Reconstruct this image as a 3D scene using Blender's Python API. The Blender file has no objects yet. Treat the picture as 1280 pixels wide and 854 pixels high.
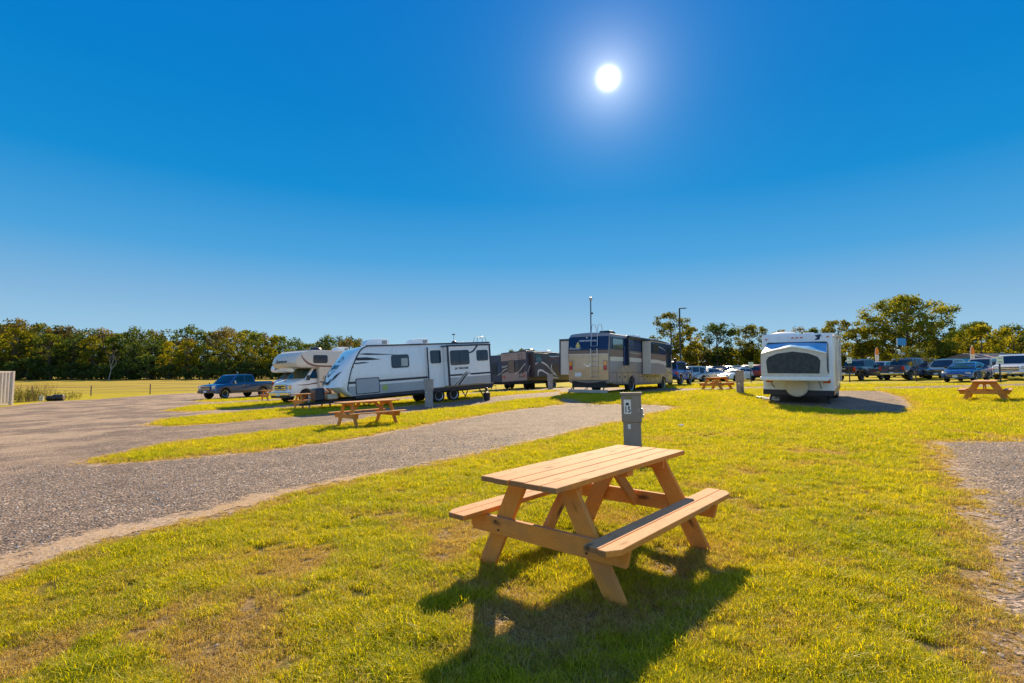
import bpy, bmesh, math, random
import numpy as np
from mathutils import Vector, Matrix, noise as mnoise
R = math.radians
random.seed(7)
scene = bpy.context.scene
COL = scene.collection

# ------------------------------------------------------------------ camera
F = 640.0; CH = 1.485; PITCH = math.atan(39.6 / F)
cam_d = bpy.data.cameras.new('camera'); cam_d.lens = 18.0; cam_d.sensor_width = 36.0
cam_d.clip_start = 0.05; cam_d.clip_end = 20000
cam = bpy.data.objects.new('camera', cam_d); COL.objects.link(cam)
cam.location = (0, 0, CH); cam.rotation_euler = (math.pi / 2 + PITCH, 0, 0)
scene.camera = cam

def sstep(a, b, t):
    t = max(0.0, min(1.0, (t - a) / (b - a))); return t * t * (3 - 2 * t)

def gz(x, y):
    """height of the land"""
    zx = 0.025 * max(-56.0, min(44.0, x))
    b = sstep(72, 118, y)
    z = zx * (1 - b) + (0.12 + 0.004 * max(-40, min(60, x))) * b
    z += 0.22 * sstep(15, 8.5, math.hypot(x - 8.5, y - 33))
    return z

def ray(u, v):
    x = (u - 640) / F; t = (427 - v) / F
    c, s = math.cos(PITCH), math.sin(PITCH)
    return Vector((x, c - t * s, s + t * c))

def px(u, v):
    """photo pixel -> point on the land"""
    d = ray(u, v); lo = 0.5
    k = lo; step = 0.05
    while k < 400:
        p = d * k
        if CH + p.z <= gz(p.x, p.y): break
        step = max(0.02, k * 0.01); k += step
    a, b = k - step, k
    for _ in range(30):
        m = (a + b) / 2; p = d * m
        if CH + p.z <= gz(p.x, p.y): b = m
        else: a = m
    p = d * b
    return (p.x, p.y)

def at(u, D):
    """ground point seen in photo column u at depth D"""
    x = (u - 640) / F * D
    return (x, D)

# ------------------------------------------------------------------ materials
MATS = {}
def nd(nt, t, **k):
    n = nt.nodes.new(t)
    for a, b in k.items(): setattr(n, a, b)
    return n

def mat(name, col, rough=0.5, metal=0.0, spec=0.5, var=0.08, scale=6.0, bump=0.0, bscale=40.0, coat=0.0, emit=None, trans=0.0, dirt=0.0):
    if name in MATS: return MATS[name]
    m = bpy.data.materials.new(name); m.use_nodes = True; nt = m.node_tree
    p = nt.nodes['Principled BSDF']
    tc = nd(nt, 'ShaderNodeTexCoord')
    nz = nd(nt, 'ShaderNodeTexNoise'); nz.inputs['Scale'].default_value = scale; nz.inputs['Detail'].default_value = 5
    nt.links.new(tc.outputs['Object'], nz.inputs['Vector'])
    rp = nd(nt, 'ShaderNodeValToRGB')
    rp.color_ramp.elements[0].position = 0.3; rp.color_ramp.elements[1].position = 0.7
    lo = [max(0, c * (1 - var)) for c in col]; hi = [min(1, c * (1 + var)) for c in col]
    rp.color_ramp.elements[0].color = (*lo, 1); rp.color_ramp.elements[1].color = (*hi, 1)
    nt.links.new(nz.outputs['Fac'], rp.inputs['Fac'])
    out = rp.outputs['Color']
    if dirt > 0:
        n2 = nd(nt, 'ShaderNodeTexNoise'); n2.inputs['Scale'].default_value = 2.3; n2.inputs['Detail'].default_value = 8
        mp = nd(nt, 'ShaderNodeMapping'); mp.inputs['Scale'].default_value = (3, 3, .5)
        nt.links.new(tc.outputs['Object'], mp.inputs['Vector']); nt.links.new(mp.outputs['Vector'], n2.inputs['Vector'])
        r2 = nd(nt, 'ShaderNodeMapRange'); r2.inputs['From Min'].default_value = .5; r2.inputs['From Max'].default_value = .8; r2.inputs['To Max'].default_value = dirt
        nt.links.new(n2.outputs['Fac'], r2.inputs['Value'])
        mx = nd(nt, 'ShaderNodeMix', data_type='RGBA'); mx.inputs['B'].default_value = (.13, .10, .07, 1)
        nt.links.new(r2.outputs['Result'], mx.inputs['Factor']); nt.links.new(out, mx.inputs['A']); out = mx.outputs['Result']
    nt.links.new(out, p.inputs['Base Color'])
    p.inputs['Roughness'].default_value = rough; p.inputs['Metallic'].default_value = metal
    p.inputs['Specular IOR Level'].default_value = spec; p.inputs['Coat Weight'].default_value = coat
    p.inputs['Coat Roughness'].default_value = 0.04
    if bump > 0:
        nb = nd(nt, 'ShaderNodeTexNoise'); nb.inputs['Scale'].default_value = bscale; nb.inputs['Detail'].default_value = 4
        nt.links.new(tc.outputs['Object'], nb.inputs['Vector'])
        bp = nd(nt, 'ShaderNodeBump'); bp.inputs['Strength'].default_value = bump; bp.inputs['Distance'].default_value = 0.01
        nt.links.new(nb.outputs['Fac'], bp.inputs['Height']); nt.links.new(bp.outputs['Normal'], p.inputs['Normal'])
    if emit:
        p.inputs['Emission Color'].default_value = (*emit, 1); p.inputs['Emission Strength'].default_value = 1
    if trans: p.inputs['Transmission Weight'].default_value = trans
    MATS[name] = m
    return m

def paint(name, col, **k):
    a = dict(rough=0.4, coat=0.3, var=0.03, dirt=0.12); a.update(k)
    return mat(name, col, **a)

def glass(name='tinted glass', col=(0.006, 0.028, 0.06)):
    return mat(name, col, rough=0.08, spec=0.5, var=0.2, scale=2)

def leaf_mat(name, cols, transl=0.45, trl=1.5):
    """cols: list of (pos, rgb) over the random tint; leaf colours of the kind of tree"""
    m = bpy.data.materials.new(name); m.use_nodes = True; nt = m.node_tree
    nt.nodes.clear()
    out = nd(nt, 'ShaderNodeOutputMaterial')
    at_ = nd(nt, 'ShaderNodeAttribute', attribute_name='rnd')
    oi = nd(nt, 'ShaderNodeObjectInfo')
    mm = nd(nt, 'ShaderNodeMath', operation='MULTIPLY_ADD'); mm.inputs[1].default_value = 0.34; 
    nt.links.new(oi.outputs['Random'], mm.inputs[0]); 
    m2 = nd(nt, 'ShaderNodeMath', operation='MULTIPLY'); m2.inputs[1].default_value = 0.66
    nt.links.new(at_.outputs['Fac'], m2.inputs[0]); nt.links.new(m2.outputs[0], mm.inputs[2])
    rp = nd(nt, 'ShaderNodeValToRGB'); e = rp.color_ramp.elements
    while len(e) > 1: e.remove(e[-1])
    e[0].position = cols[0][0]; e[0].color = (*cols[0][1], 1)
    for p_, c_ in cols[1:]:
        q = e.new(p_); q.color = (*c_, 1)
    nt.links.new(mm.outputs[0], rp.inputs['Fac'])
    d = nd(nt, 'ShaderNodeBsdfDiffuse'); t = nd(nt, 'ShaderNodeBsdfTranslucent'); mx = nd(nt, 'ShaderNodeMixShader')
    vm = nd(nt, 'ShaderNodeVectorMath', operation='MULTIPLY'); vm.inputs[1].default_value = (trl, trl * .95, trl * .4)
    nt.links.new(rp.outputs['Color'], d.inputs['Color']); nt.links.new(rp.outputs['Color'], vm.inputs[0])
    nt.links.new(vm.outputs['Vector'], t.inputs['Color'])
    mx.inputs[0].default_value = transl
    nt.links.new(d.outputs[0], mx.inputs[1]); nt.links.new(t.outputs[0], mx.inputs[2]); nt.links.new(mx.outputs[0], out.inputs['Surface'])
    return m

# ------------------------------------------------------------------ objects
def tag(o, label=None, cat=None, group=None, kind=None):
    if label: o['label'] = label
    if cat: o['category'] = cat
    if group: o['group'] = group
    if kind: o['kind'] = kind
    return o

def thing(name, label, cat, loc, heading=0.0, group=None, tilt=True):
    """Empty; local +X = heading measured clockwise from +Y (north)"""
    o = bpy.data.objects.new(name, None); COL.objects.link(o)
    o.empty_display_size = 0.3
    z = gz(loc[0], loc[1]) if len(loc) < 3 else loc[2]
    o.location = (loc[0], loc[1], z)
    o.rotation_euler = (0, 0, math.pi / 2 - heading)
    if tilt:
        e = .6
        nx = -(gz(loc[0] + e, loc[1]) - gz(loc[0] - e, loc[1])) / (2 * e); ny = -(gz(loc[0], loc[1] + e) - gz(loc[0], loc[1] - e)) / (2 * e)
        q = Vector((0, 0, 1)).rotation_difference(Vector((nx, ny, 1)).normalized())
        o.rotation_mode = 'QUATERNION'
        o.rotation_quaternion = q @ Matrix.Rotation(math.pi / 2 - heading, 3, 'Z').to_quaternion()
    tag(o, label, cat, group)
    return o

def copy_tree(o, parent=None):
    c = o.copy(); COL.objects.link(c)
    if parent is not None: c.parent = parent
    for ch in list(o.children): copy_tree(ch, c)
    return c

def place(o, loc, heading, label=None, group=None, tilt=True):
    t = thing('tmp', 'x', 'x', loc, heading, None, tilt)
    o.location = t.location; o.rotation_mode = t.rotation_mode
    if tilt: o.rotation_quaternion = t.rotation_quaternion
    else: o.rotation_euler = t.rotation_euler
    bpy.data.objects.remove(t)
    if label: o['label'] = label
    if group: o['group'] = group
    return o

class MB:
    def __init__(s): s.v = []; s.f = []; s.r = []; s.l = []; s.mi = []; s.cur = 0
    def add(s, vs, fs, rnd=None, loc=None):
        b = len(s.v); r = random.random() if rnd is None else rnd
        s.v += [tuple(v) for v in vs]; s.f += [tuple(b + i for i in f) for f in fs]; s.r += [r] * len(vs)
        s.mi += [s.cur] * len(fs)
        k = 7.0 * r; s.l += [(v[0] + k, v[1] + k * 1.7, v[2] + k * .9) for v in (loc or vs)]
        return s
    def box(s, c, d, rot=None, rnd=None):
        hx, hy, hz = d[0] / 2, d[1] / 2, d[2] / 2; c = Vector(c)
        vs = [Vector((x, y, z)) for x in (-hx, hx) for y in (-hy, hy) for z in (-hz, hz)]
        lv = vs
        if rot is not None: vs = [rot @ v for v in vs]
        vs = [v + c for v in vs]
        return s.add(vs, [(0, 1, 3, 2), (4, 6, 7, 5), (0, 4, 5, 1), (2, 3, 7, 6), (0, 2, 6, 4), (1, 5, 7, 3)], rnd, lv)
    def bar(s, a, b, w, h, up=(0, 0, 1), rnd=None):
        """box beam from a to b; w across, h along 'up'"""
        a, b = Vector(a), Vector(b); x = (b - a); L = x.length; x.normalize()
        z = Vector(up); z = (z - x * z.dot(x)).normalized(); y = z.cross(x)
        rot = Matrix((x, y, z)).transposed()
        return s.box((a + b) / 2, (L, w, h), rot, rnd)
    def tube(s, pts, r, n=8, caps=True, rnd=None):
        pts = [Vector(p) for p in pts]; rs = r if isinstance(r, (list, tuple)) else [r] * len(pts)
        vs = []; fs = []; ref = None
        for i, p in enumerate(pts):
            a = pts[max(0, i - 1)]; b = pts[min(len(pts) - 1, i + 1)]; d = (b - a)
            d = d.normalized() if d.length > 1e-9 else Vector((0, 0, 1))
            if ref is None: ref = Vector((1, 0, 0)) if abs(d.x) < .8 else Vector((0, 1, 0))
            y = (ref - d * ref.dot(d)).normalized(); ref = y; x = d.cross(y)
            for k in range(n):
                t = 2 * math.pi * k / n
                vs.append(p + (y * math.cos(t) + x * math.sin(t)) * rs[i])
        for i in range(len(pts) - 1):
            for k in range(n):
                k2 = (k + 1) % n
                fs.append((i * n + k, i * n + k2, (i + 1) * n + k2, (i + 1) * n + k))
        if caps:
            fs.append(tuple(range(n))[::-1]); fs.append(tuple(range((len(pts) - 1) * n, len(pts) * n)))
        return s.add(vs, fs, rnd)
    def lathe(s, prof, c=(0, 0, 0), axis='z', n=20, rnd=None):
        """prof: list of (r, h)"""
        vs = []; fs = []
        for (r, h) in prof:
            for k in range(n):
                t = 2 * math.pi * k / n; a, b = r * math.cos(t), r * math.sin(t)
                v = (a, b, h) if axis == 'z' else ((a, h, b) if axis == 'y' else (h, a, b))
                vs.append(Vector(v) + Vector(c))
        for i in range(len(prof) - 1):
            for k in range(n):
                k2 = (k + 1) % n
                fs.append((i * n + k, i * n + k2, (i + 1) * n + k2, (i + 1) * n + k))
        fs.append(tuple(range(n))[::-1]); fs.append(tuple(range((len(prof) - 1) * n, len(prof) * n)))
        return s.add(vs, fs, rnd)
    def poly(s, pts, thick, fn, rnd=None):
        """2D outline extruded; fn(u,v,h)->xyz"""
        n = len(pts)
        vs = [fn(u, v, 0) for u, v in pts] + [fn(u, v, thick) for u, v in pts]
        fs = [tuple(range(n))[::-1], tuple(range(n, 2 * n))] + [(i, (i + 1) % n, n + (i + 1) % n, n + i) for i in range(n)]
        return s.add(vs, fs, rnd)
    def patch(s, u0, u1, v0, v1, nu, nv, thick, fn, rnd=None):
        """rectangular panel that follows a curved surface"""
        vs = []; fs = []; m = (nu + 1) * (nv + 1)
        for h in (0, thick):
            for j in range(nv + 1):
                for i in range(nu + 1): vs.append(fn(u0 + (u1 - u0) * i / nu, v0 + (v1 - v0) * j / nv, h))
        for j in range(nv):
            for i in range(nu):
                a = j * (nu + 1) + i; q = (a, a + 1, a + nu + 2, a + nu + 1); fs += [q[::-1], tuple(m + k for k in q)]
        return s.add(vs, fs, rnd)
    def strip(s, left, right, thick, fn, rnd=None):
        """ribbon between two polylines"""
        n = len(left); vs = []; fs = []
        for h in (0, thick):
            for p in left: vs.append(fn(p[0], p[1], h))
            for p in right: vs.append(fn(p[0], p[1], h))
        for i in range(n - 1):
            a, b, c, d = i, i + 1, n + i + 1, n + i
            fs += [(a, b, c, d), (2 * n + d, 2 * n + c, 2 * n + b, 2 * n + a), (a, 2 * n + a, 2 * n + b, b), (d, c, 2 * n + c, 2 * n + d)]
        fs += [(0, n, 3 * n, 2 * n), (n - 1, 2 * n + n - 1, 3 * n + n - 1, 2 * n - 1)]
        return s.add(vs, fs, rnd)
    def build(s, name, m, parent=None, smooth=None, bevel=0.0, seg=2, label=None):
        me = bpy.data.meshes.new(name); me.from_pydata(s.v, [], s.f)
        if any(s.mi): me.polygons.foreach_set('material_index', s.mi)
        a = me.attributes.new('rnd', 'FLOAT', 'POINT'); a.data.foreach_set('value', np.array(s.r, dtype=np.float32))
        a = me.attributes.new('loc', 'FLOAT_VECTOR', 'POINT'); a.data.foreach_set('vector', np.array(s.l, dtype=np.float32).ravel())
        bm = bmesh.new(); bm.from_mesh(me)
        bmesh.ops.recalc_face_normals(bm, faces=bm.faces)
        if bevel > 0:
            es = [e for e in bm.edges if len(e.link_faces) == 2 and e.link_faces[0].material_index == 0 and e.calc_face_angle(0) > 0.5]
            bmesh.ops.bevel(bm, geom=es, offset=bevel, segments=seg, profile=0.5, affect='EDGES', clamp_overlap=True)
        if smooth is not None:
            for f in bm.faces: f.smooth = True
            for e in bm.edges:
                e.smooth = len(e.link_faces) == 2 and e.calc_face_angle(0) < R(smooth)
        bm.to_mesh(me); bm.free()
        if isinstance(m, (list, tuple)):
            for q in m: me.materials.append(q)
        else: me.materials.append(m)
        o = bpy.data.objects.new(name, me); COL.objects.link(o)
        if parent is not None: o.parent = parent
        if label: o['label'] = label
        return o

def offset_poly(P, e):
    """inset a polygon given in order by e"""
    n = len(P); A = sum(P[i][0] * P[(i + 1) % n][1] - P[(i + 1) % n][0] * P[i][1] for i in range(n))
    sg = 1 if A > 0 else -1; out = []
    for i in range(n):
        a, b, c = P[i - 1], P[i], P[(i + 1) % n]
        d1 = Vector((b[0] - a[0], b[1] - a[1])); d2 = Vector((c[0] - b[0], c[1] - b[1]))
        if d1.length < 1e-9 or d2.length < 1e-9: out.append(b); continue
        d1.normalize(); d2.normalize()
        n1 = Vector((-d1.y, d1.x)) * sg; n2 = Vector((-d2.y, d2.x)) * sg
        m = n1 + n2
        if m.length < .2: out.append(b); continue
        m.normalize(); k = min(2.0, 1 / max(.3, m.dot(n1)))
        out.append((b[0] + m.x * e * k, b[1] + m.y * e * k))
    return out

def shell(P, w, r=0.06, fn=None, mids=(0.6, 0.3, 0, -0.3, -0.6)):
    """body whose side outline is P (x,z), width w, rounded shoulders of radius r; fn bends points"""
    hw = w / 2
    lay = [(-hw, r), (-hw + .3 * r, .3 * r), (-hw + r, 0)] + [(-m * hw, 0) for m in mids] + [(hw - r, 0), (hw - .3 * r, .3 * r), (hw, r)]
    mb = MB(); vs = []; n = len(P)
    for y, e in lay:
        Q = offset_poly(P, e) if e else P
        for x, z in Q:
            v = (x, y, z)
            if fn: v = fn(*v)
            vs.append(v)
    fs = [tuple(range(n)), tuple(range((len(lay) - 1) * n, len(lay) * n))[::-1]]
    for i in range(len(lay) - 1):
        for k in range(n):
            k2 = (k + 1) % n
            fs.append((i * n + k, i * n + k2, (i + 1) * n + k2, (i + 1) * n + k))
    mb.add(vs, fs)
    return mb

def rrect(x0, z0, x1, z1, r=0.06, n=3):
    out = []
    for cx, cz, a0 in ((x1 - r, z1 - r, 0), (x0 + r, z1 - r, 90), (x0 + r, z0 + r, 180), (x1 - r, z0 + r, 270)):
        for i in range(n + 1):
            t = R(a0 + 90 * i / n); out.append((cx + r * math.cos(t), cz + r * math.sin(t)))
    return out

def side(y, s):
    """mapper for decals and windows on a side wall at y, outward sign s"""
    return lambda u, v, h: (u, y + s * h, v)
def endw(x, s):
    return lambda u, v, h: (x + s * h, u, v)

def catmull(pts, n=8):
    P = [pts[0]] + list(pts) + [pts[-1]]; out = []
    for i in range(1, len(P) - 2):
        for k in range(n):
            t = k / n; q = []
            for j in range(len(pts[0])):
                a, b, c, d = P[i - 1][j], P[i][j], P[i + 1][j], P[i + 2][j]
                q.append(.5 * (2 * b + (c - a) * t + (2 * a - 5 * b + 4 * c - d) * t * t + (3 * b - a - 3 * c + d) * t ** 3))
            out.append(tuple(q))
    out.append(tuple(pts[-1])); return out

def swoosh(mb, pts, thick, fn, n=8):
    """pts: (u, v, width)"""
    C = catmull(pts, n); L = []; Rr = []
    for i, p in enumerate(C):
        a = C[max(0, i - 1)]; b = C[min(len(C) - 1, i + 1)]
        dx, dz = b[0] - a[0], b[1] - a[1]; l = math.hypot(dx, dz) or 1
        nx, nz = -dz / l, dx / l; w = max(.002, p[2]) / 2
        L.append((p[0] + nx * w, p[1] + nz * w)); Rr.append((p[0] - nx * w, p[1] - nz * w))
    mb.strip(L, Rr, thick, fn)

def lettering(txt, size, fn, m, parent, name='lettering', bold=0.0, shear=0.0, spacing=1.0, xs=1.0, align='CENTER', label=None):
    """text mesh mapped through fn(u,v,h)"""
    cu = bpy.data.curves.new('t', 'FONT'); cu.body = txt; cu.size = size; cu.align_x = align; cu.align_y = 'CENTER'
    cu.offset = bold; cu.shear = shear; cu.space_character = spacing; cu.resolution_u = 3; cu.extrude = 0
    ob = bpy.data.objects.new('t', cu); COL.objects.link(ob)
    bpy.context.view_layer.update()
    dg = bpy.context.evaluated_depsgraph_get()
    me = bpy.data.meshes.new_from_object(ob.evaluated_get(dg))
    bpy.data.objects.remove(ob); bpy.data.curves.remove(cu)
    for v in me.vertices: v.co = Vector(fn(v.co.x * xs, v.co.y, 0.0))
    me.materials.clear(); me.materials.append(m)
    o = bpy.data.objects.new(name, me); COL.objects.link(o); o.parent = parent
    me.name = name
    if label: o['label'] = label
    return o

SUN_EL = R(30.3); SUN_AZ = R(11.0)
SUN = Vector((math.sin(SUN_AZ) * math.cos(SUN_EL), math.cos(SUN_AZ) * math.cos(SUN_EL), math.sin(SUN_EL)))
# ------------------------------------------------------------------ sky and sun
EXPO = 0.98
w = bpy.data.worlds.new('World'); scene.world = w; w.use_nodes = True
nt = w.node_tree; nt.nodes.clear()
wo = nd(nt, 'ShaderNodeOutputWorld'); bg = nd(nt, 'ShaderNodeBackground')
sky = nd(nt, 'ShaderNodeTexSky'); sky.sky_type = 'NISHITA'; sky.sun_disc = False
sky.sun_elevation = SUN_EL; sky.sun_rotation = SUN_AZ; sky.altitude = 60
sky.air_density = 1.0; sky.dust_density = 0.15; sky.ozone_density = 4.0
hs = nd(nt, 'ShaderNodeVectorMath', operation='MULTIPLY'); hs.inputs[1].default_value = (.25, .55, .8)
nt.links.new(sky.outputs[0], hs.inputs[0])
# the air of that day: deep saturated blue aloft, pale at the horizon, over the Nishita sky
tc0 = nd(nt, 'ShaderNodeTexCoord'); xz = nd(nt, 'ShaderNodeSeparateXYZ'); nt.links.new(tc0.outputs['Generated'], xz.inputs[0])
er = nd(nt, 'ShaderNodeValToRGB'); e = er.color_ramp.elements
K = 1 / (.12 * 2 ** EXPO) / 4
SK = [(0.0, (.42, .64, .77)), (.04, (.38, .61, .77)), (.13, (.225, .46, .71)), (.21, (.075, .365, .70)), (.326, (.006, .262, .64)), (.45, (.001, .215, .60)), (.6, (.001, .185, .585)), (.72, (.02, .19, .56)), (1.0, (.09, .23, .56))]  # uppermost stops raised, above the view, to add fill light
while len(e) > 1: e.remove(e[-1])
e[0].position = 0; e[0].color = (*[c * K for c in SK[0][1]], 1)
for p_, c_ in SK[1:]:
    q = e.new(p_); q.color = (*[c * K for c in c_], 1)
nt.links.new(xz.outputs['Z'], er.inputs['Fac'])
e4 = nd(nt, 'ShaderNodeVectorMath', operation='SCALE'); e4.inputs['Scale'].default_value = 4; nt.links.new(er.outputs['Color'], e4.inputs[0])
# pale fill light added to the sky behind the camera, lifts shaded sides
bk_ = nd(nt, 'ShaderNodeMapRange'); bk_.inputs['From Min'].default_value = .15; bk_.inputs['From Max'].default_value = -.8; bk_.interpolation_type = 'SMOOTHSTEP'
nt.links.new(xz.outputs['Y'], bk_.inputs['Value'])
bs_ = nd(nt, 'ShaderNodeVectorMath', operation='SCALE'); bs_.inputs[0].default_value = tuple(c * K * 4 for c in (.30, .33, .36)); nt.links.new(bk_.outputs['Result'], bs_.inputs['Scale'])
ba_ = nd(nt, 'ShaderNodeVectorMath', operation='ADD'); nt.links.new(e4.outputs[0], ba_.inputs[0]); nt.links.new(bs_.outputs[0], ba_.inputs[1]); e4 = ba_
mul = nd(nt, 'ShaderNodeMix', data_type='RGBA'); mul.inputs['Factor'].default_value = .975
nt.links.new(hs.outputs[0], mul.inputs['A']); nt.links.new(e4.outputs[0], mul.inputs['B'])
# aureole and disc of the sun itself
tc = nd(nt, 'ShaderNodeTexCoord'); nrm = nd(nt, 'ShaderNodeVectorMath', operation='NORMALIZE')
nt.links.new(tc.outputs['Generated'], nrm.inputs[0])
sv = nd(nt, 'ShaderNodeVectorMath', operation='SUBTRACT'); sv.inputs[1].default_value = SUN
nt.links.new(nrm.outputs[0], sv.inputs[0])
ln = nd(nt, 'ShaderNodeVectorMath', operation='LENGTH'); nt.links.new(sv.outputs[0], ln.inputs[0])
def glow(amp, wid, pw):
    a = nd(nt, 'ShaderNodeMath', operation='DIVIDE'); a.inputs[1].default_value = wid; nt.links.new(ln.outputs['Value'], a.inputs[0])
    b = nd(nt, 'ShaderNodeMath', operation='POWER'); b.inputs[1].default_value = pw; nt.links.new(a.outputs[0], b.inputs[0])
    c = nd(nt, 'ShaderNodeMath', operation='MULTIPLY'); c.inputs[1].default_value = -1; nt.links.new(b.outputs[0], c.inputs[0])
    d = nd(nt, 'ShaderNodeMath', operation='EXPONENT'); nt.links.new(c.outputs[0], d.inputs[0])
    e = nd(nt, 'ShaderNodeMath', operation='MULTIPLY'); e.inputs[1].default_value = amp; nt.links.new(d.outputs[0], e.inputs[0])
    return e.outputs[0]
s1 = nd(nt, 'ShaderNodeMath', operation='ADD'); s2 = nd(nt, 'ShaderNodeMath', operation='ADD')
nt.links.new(glow(22, .0125, 2.0), s1.inputs[0]); nt.links.new(glow(3.2, .04, 1.0), s1.inputs[1])
nt.links.new(s1.outputs[0], s2.inputs[0]); nt.links.new(glow(.35, .11, 1.0), s2.inputs[1])
gl = nd(nt, 'ShaderNodeVectorMath', operation='SCALE'); gl.inputs[0].default_value = (1.0, .97, .93)
nt.links.new(s2.outputs[0], gl.inputs['Scale'])
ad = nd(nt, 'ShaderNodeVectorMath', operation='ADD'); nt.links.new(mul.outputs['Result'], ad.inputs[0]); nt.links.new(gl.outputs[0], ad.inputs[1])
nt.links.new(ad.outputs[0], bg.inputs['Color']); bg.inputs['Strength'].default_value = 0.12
nt.links.new(bg.outputs[0], wo.inputs['Surface'])
w.cycles.sampling_method = 'MANUAL'; w.cycles.sample_map_resolution = 512

sl = bpy.data.lights.new('sun', 'SUN'); sl.energy = 5.0; sl.angle = R(.53); sl.color = (1, .80, .52)
so = bpy.data.objects.new('sun', sl); COL.objects.link(so); so.location = (20, 60, 60)
so.rotation_mode = 'QUATERNION'; so.rotation_quaternion = (-SUN).to_track_quat('-Z', 'Y')
scene.view_settings.view_transform = 'Standard'; scene.view_settings.look = 'None'
scene.view_settings.exposure = EXPO; scene.view_settings.gamma = 1.0

# ------------------------------------------------------------------ land
def P(*pts): return [px(*p) for p in pts]
LOT = P((-330, 800), (-60, 745), (0, 722), (100, 690), (150, 672), (250, 650), (330, 627), (430, 602), (560, 575), (660, 553), (740, 534), (800, 520), (846, 509),
        (800, 505.5), (740, 506.5), (700, 497), (700, 491), (860, 490), (862, 488.5)) \
    + [at(1300, 29.3), at(1300, 32.5)] + P((862, 485.8), (640, 486.5), (560, 488)) + P((420, 485), (340, 487.5), (246, 491), (190, 494), (120, 499.5), (60, 502), (0, 509.5), (-90, 521), (-330, 560))
ISL1 = P((100, 578), (150, 566), (215, 553), (300, 543), (370, 535.5), (420, 531), (470, 521), (540, 512.5), (620, 503), (660, 498), (720, 495), (830, 490.5), (836, 492), (790, 495.5), (700, 499), (705, 506),
        (650, 512), (560, 526), (480, 542), (400, 555), (300, 567), (200, 576), (130, 580.5))
ISL2 = P((180, 532), (205, 524), (260, 519), (330, 512.5), (420, 507), (520, 499), (610, 491.5), (700, 488.3), (700, 489.5), (620, 496), (520, 507), (430, 516.5), (350, 523), (270, 530), (215, 534))
ISL3 = P((203, 514), (240, 507), (300, 504), (380, 499), (500, 492), (620, 487.5), (622, 489), (500, 497), (400, 503.5), (300, 511), (240, 515))
ISL4 = P((238, 501.5), (270, 498), (340, 495), (450, 489), (560, 486), (560, 488), (450, 492.5), (340, 499), (270, 503))
PAD = P((962, 498), (1000, 494), (1040, 489), (1100, 489), (1128, 497), (1140, 507), (1128, 517), (1085, 515), (1010, 509), (975, 506))
PADR = P((1166, 553), (1300, 552)) + [(9.5, 10.9), (9.5, 2.0), (3.0, 0.9)] + P((1290, 880), (1276, 854), (1256, 800), (1240, 745), (1228, 700), (1216, 650), (1212, 615), (1186, 583))

def sdf(poly, X, Y):
    """signed distance, positive inside"""
    P_ = np.array(poly); n = len(P_); d2 = np.full(X.shape, 1e18); ins = np.zeros(X.shape, bool)
    for i in range(n):
        a = P_[i]; b = P_[(i + 1) % n]; e = b - a; L = (e ** 2).sum() + 1e-12
        t = np.clip(((X - a[0]) * e[0] + (Y - a[1]) * e[1]) / L, 0, 1)
        d2 = np.minimum(d2, (X - a[0] - t * e[0]) ** 2 + (Y - a[1] - t * e[1]) ** 2)
        c = ((a[1] > Y) != (b[1] > Y)) & (X < (b[0] - a[0]) * (Y - a[1]) / (b[1] - a[1] + 1e-15) + a[0])
        ins ^= c
    d = np.sqrt(d2)
    return np.where(ins, d, -d)

def gravel_sd(X, Y):
    g = sdf(LOT, X, Y)
    for I in (ISL1, ISL2, ISL3, ISL4): g = np.minimum(g, -sdf(I, X, Y))
    g = np.maximum(g, sdf(PAD, X, Y)); g = np.maximum(g, sdf(PADR, X, Y))
    return g

# dry, thin or bare patches of the lawn: (pixel, radius along, across, strength)
DRYS = [(px(u, v), r, s) for u, v, r, s in (
    (390, 715, .35, .9), (300, 745, .3, .7), (430, 690, .3, .8), (60, 815, .4, .8), (200, 775, .3, .7), (130, 800, .3, .6), (215, 838, .35, .6), (330, 770, .22, .7), (520, 640, .3, .55), (560, 690, .3, .6),
    (600, 665, .4, .6), (650, 740, .25, .8), (690, 790, .4, .75), (800, 700, .4, .5), (620, 780, .3, .6), (700, 640, .4, .5), (760, 640, .3, .6), (900, 545, .4, .45), (990, 562, .4, .7), (1050, 565, .4, .6), (880, 560, .3, .5), (960, 590, .3, .4), (860, 800, .12, .7), (460, 650, .4, .4),
    (1000, 598, .2, .5), (1140, 590, .15, .7), (350, 690, .4, .5))]
def dry_at(x, y):
    v = mnoise.fractal((x * .55, y * .55, 3.1), 1.0, 2.0, 4) * .5
    v2 = mnoise.fractal((x * 2.3, y * 2.3, 9.7), 1.0, 2.0, 3) * .35
    v3 = mnoise.fractal((x * 1.1, y * 1.1, 31.0), 1.0, 2.0, 4)
    d = .08 + max(0, v) * .55 + v2 * .6 + max(0, v3 - .05) * .7
    for (c, r, s) in DRYS:
        q = ((x - c[0]) ** 2 + (y - c[1]) ** 2) / (r * r)
        if q < 6: d += s * math.exp(-q) * max(0, .62 + 1.5 * v3 + 1.6 * v2)
    return max(0.0, min(1.0, d))

def bump_at(x, y):
    r = math.hypot(x, y); k = 1 - sstep(12, 35, r)
    return k * (.018 * mnoise.noise((x * .9, y * .9, 0)) + .008 * mnoise.noise((x * 4, y * 4, 5)))

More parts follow.
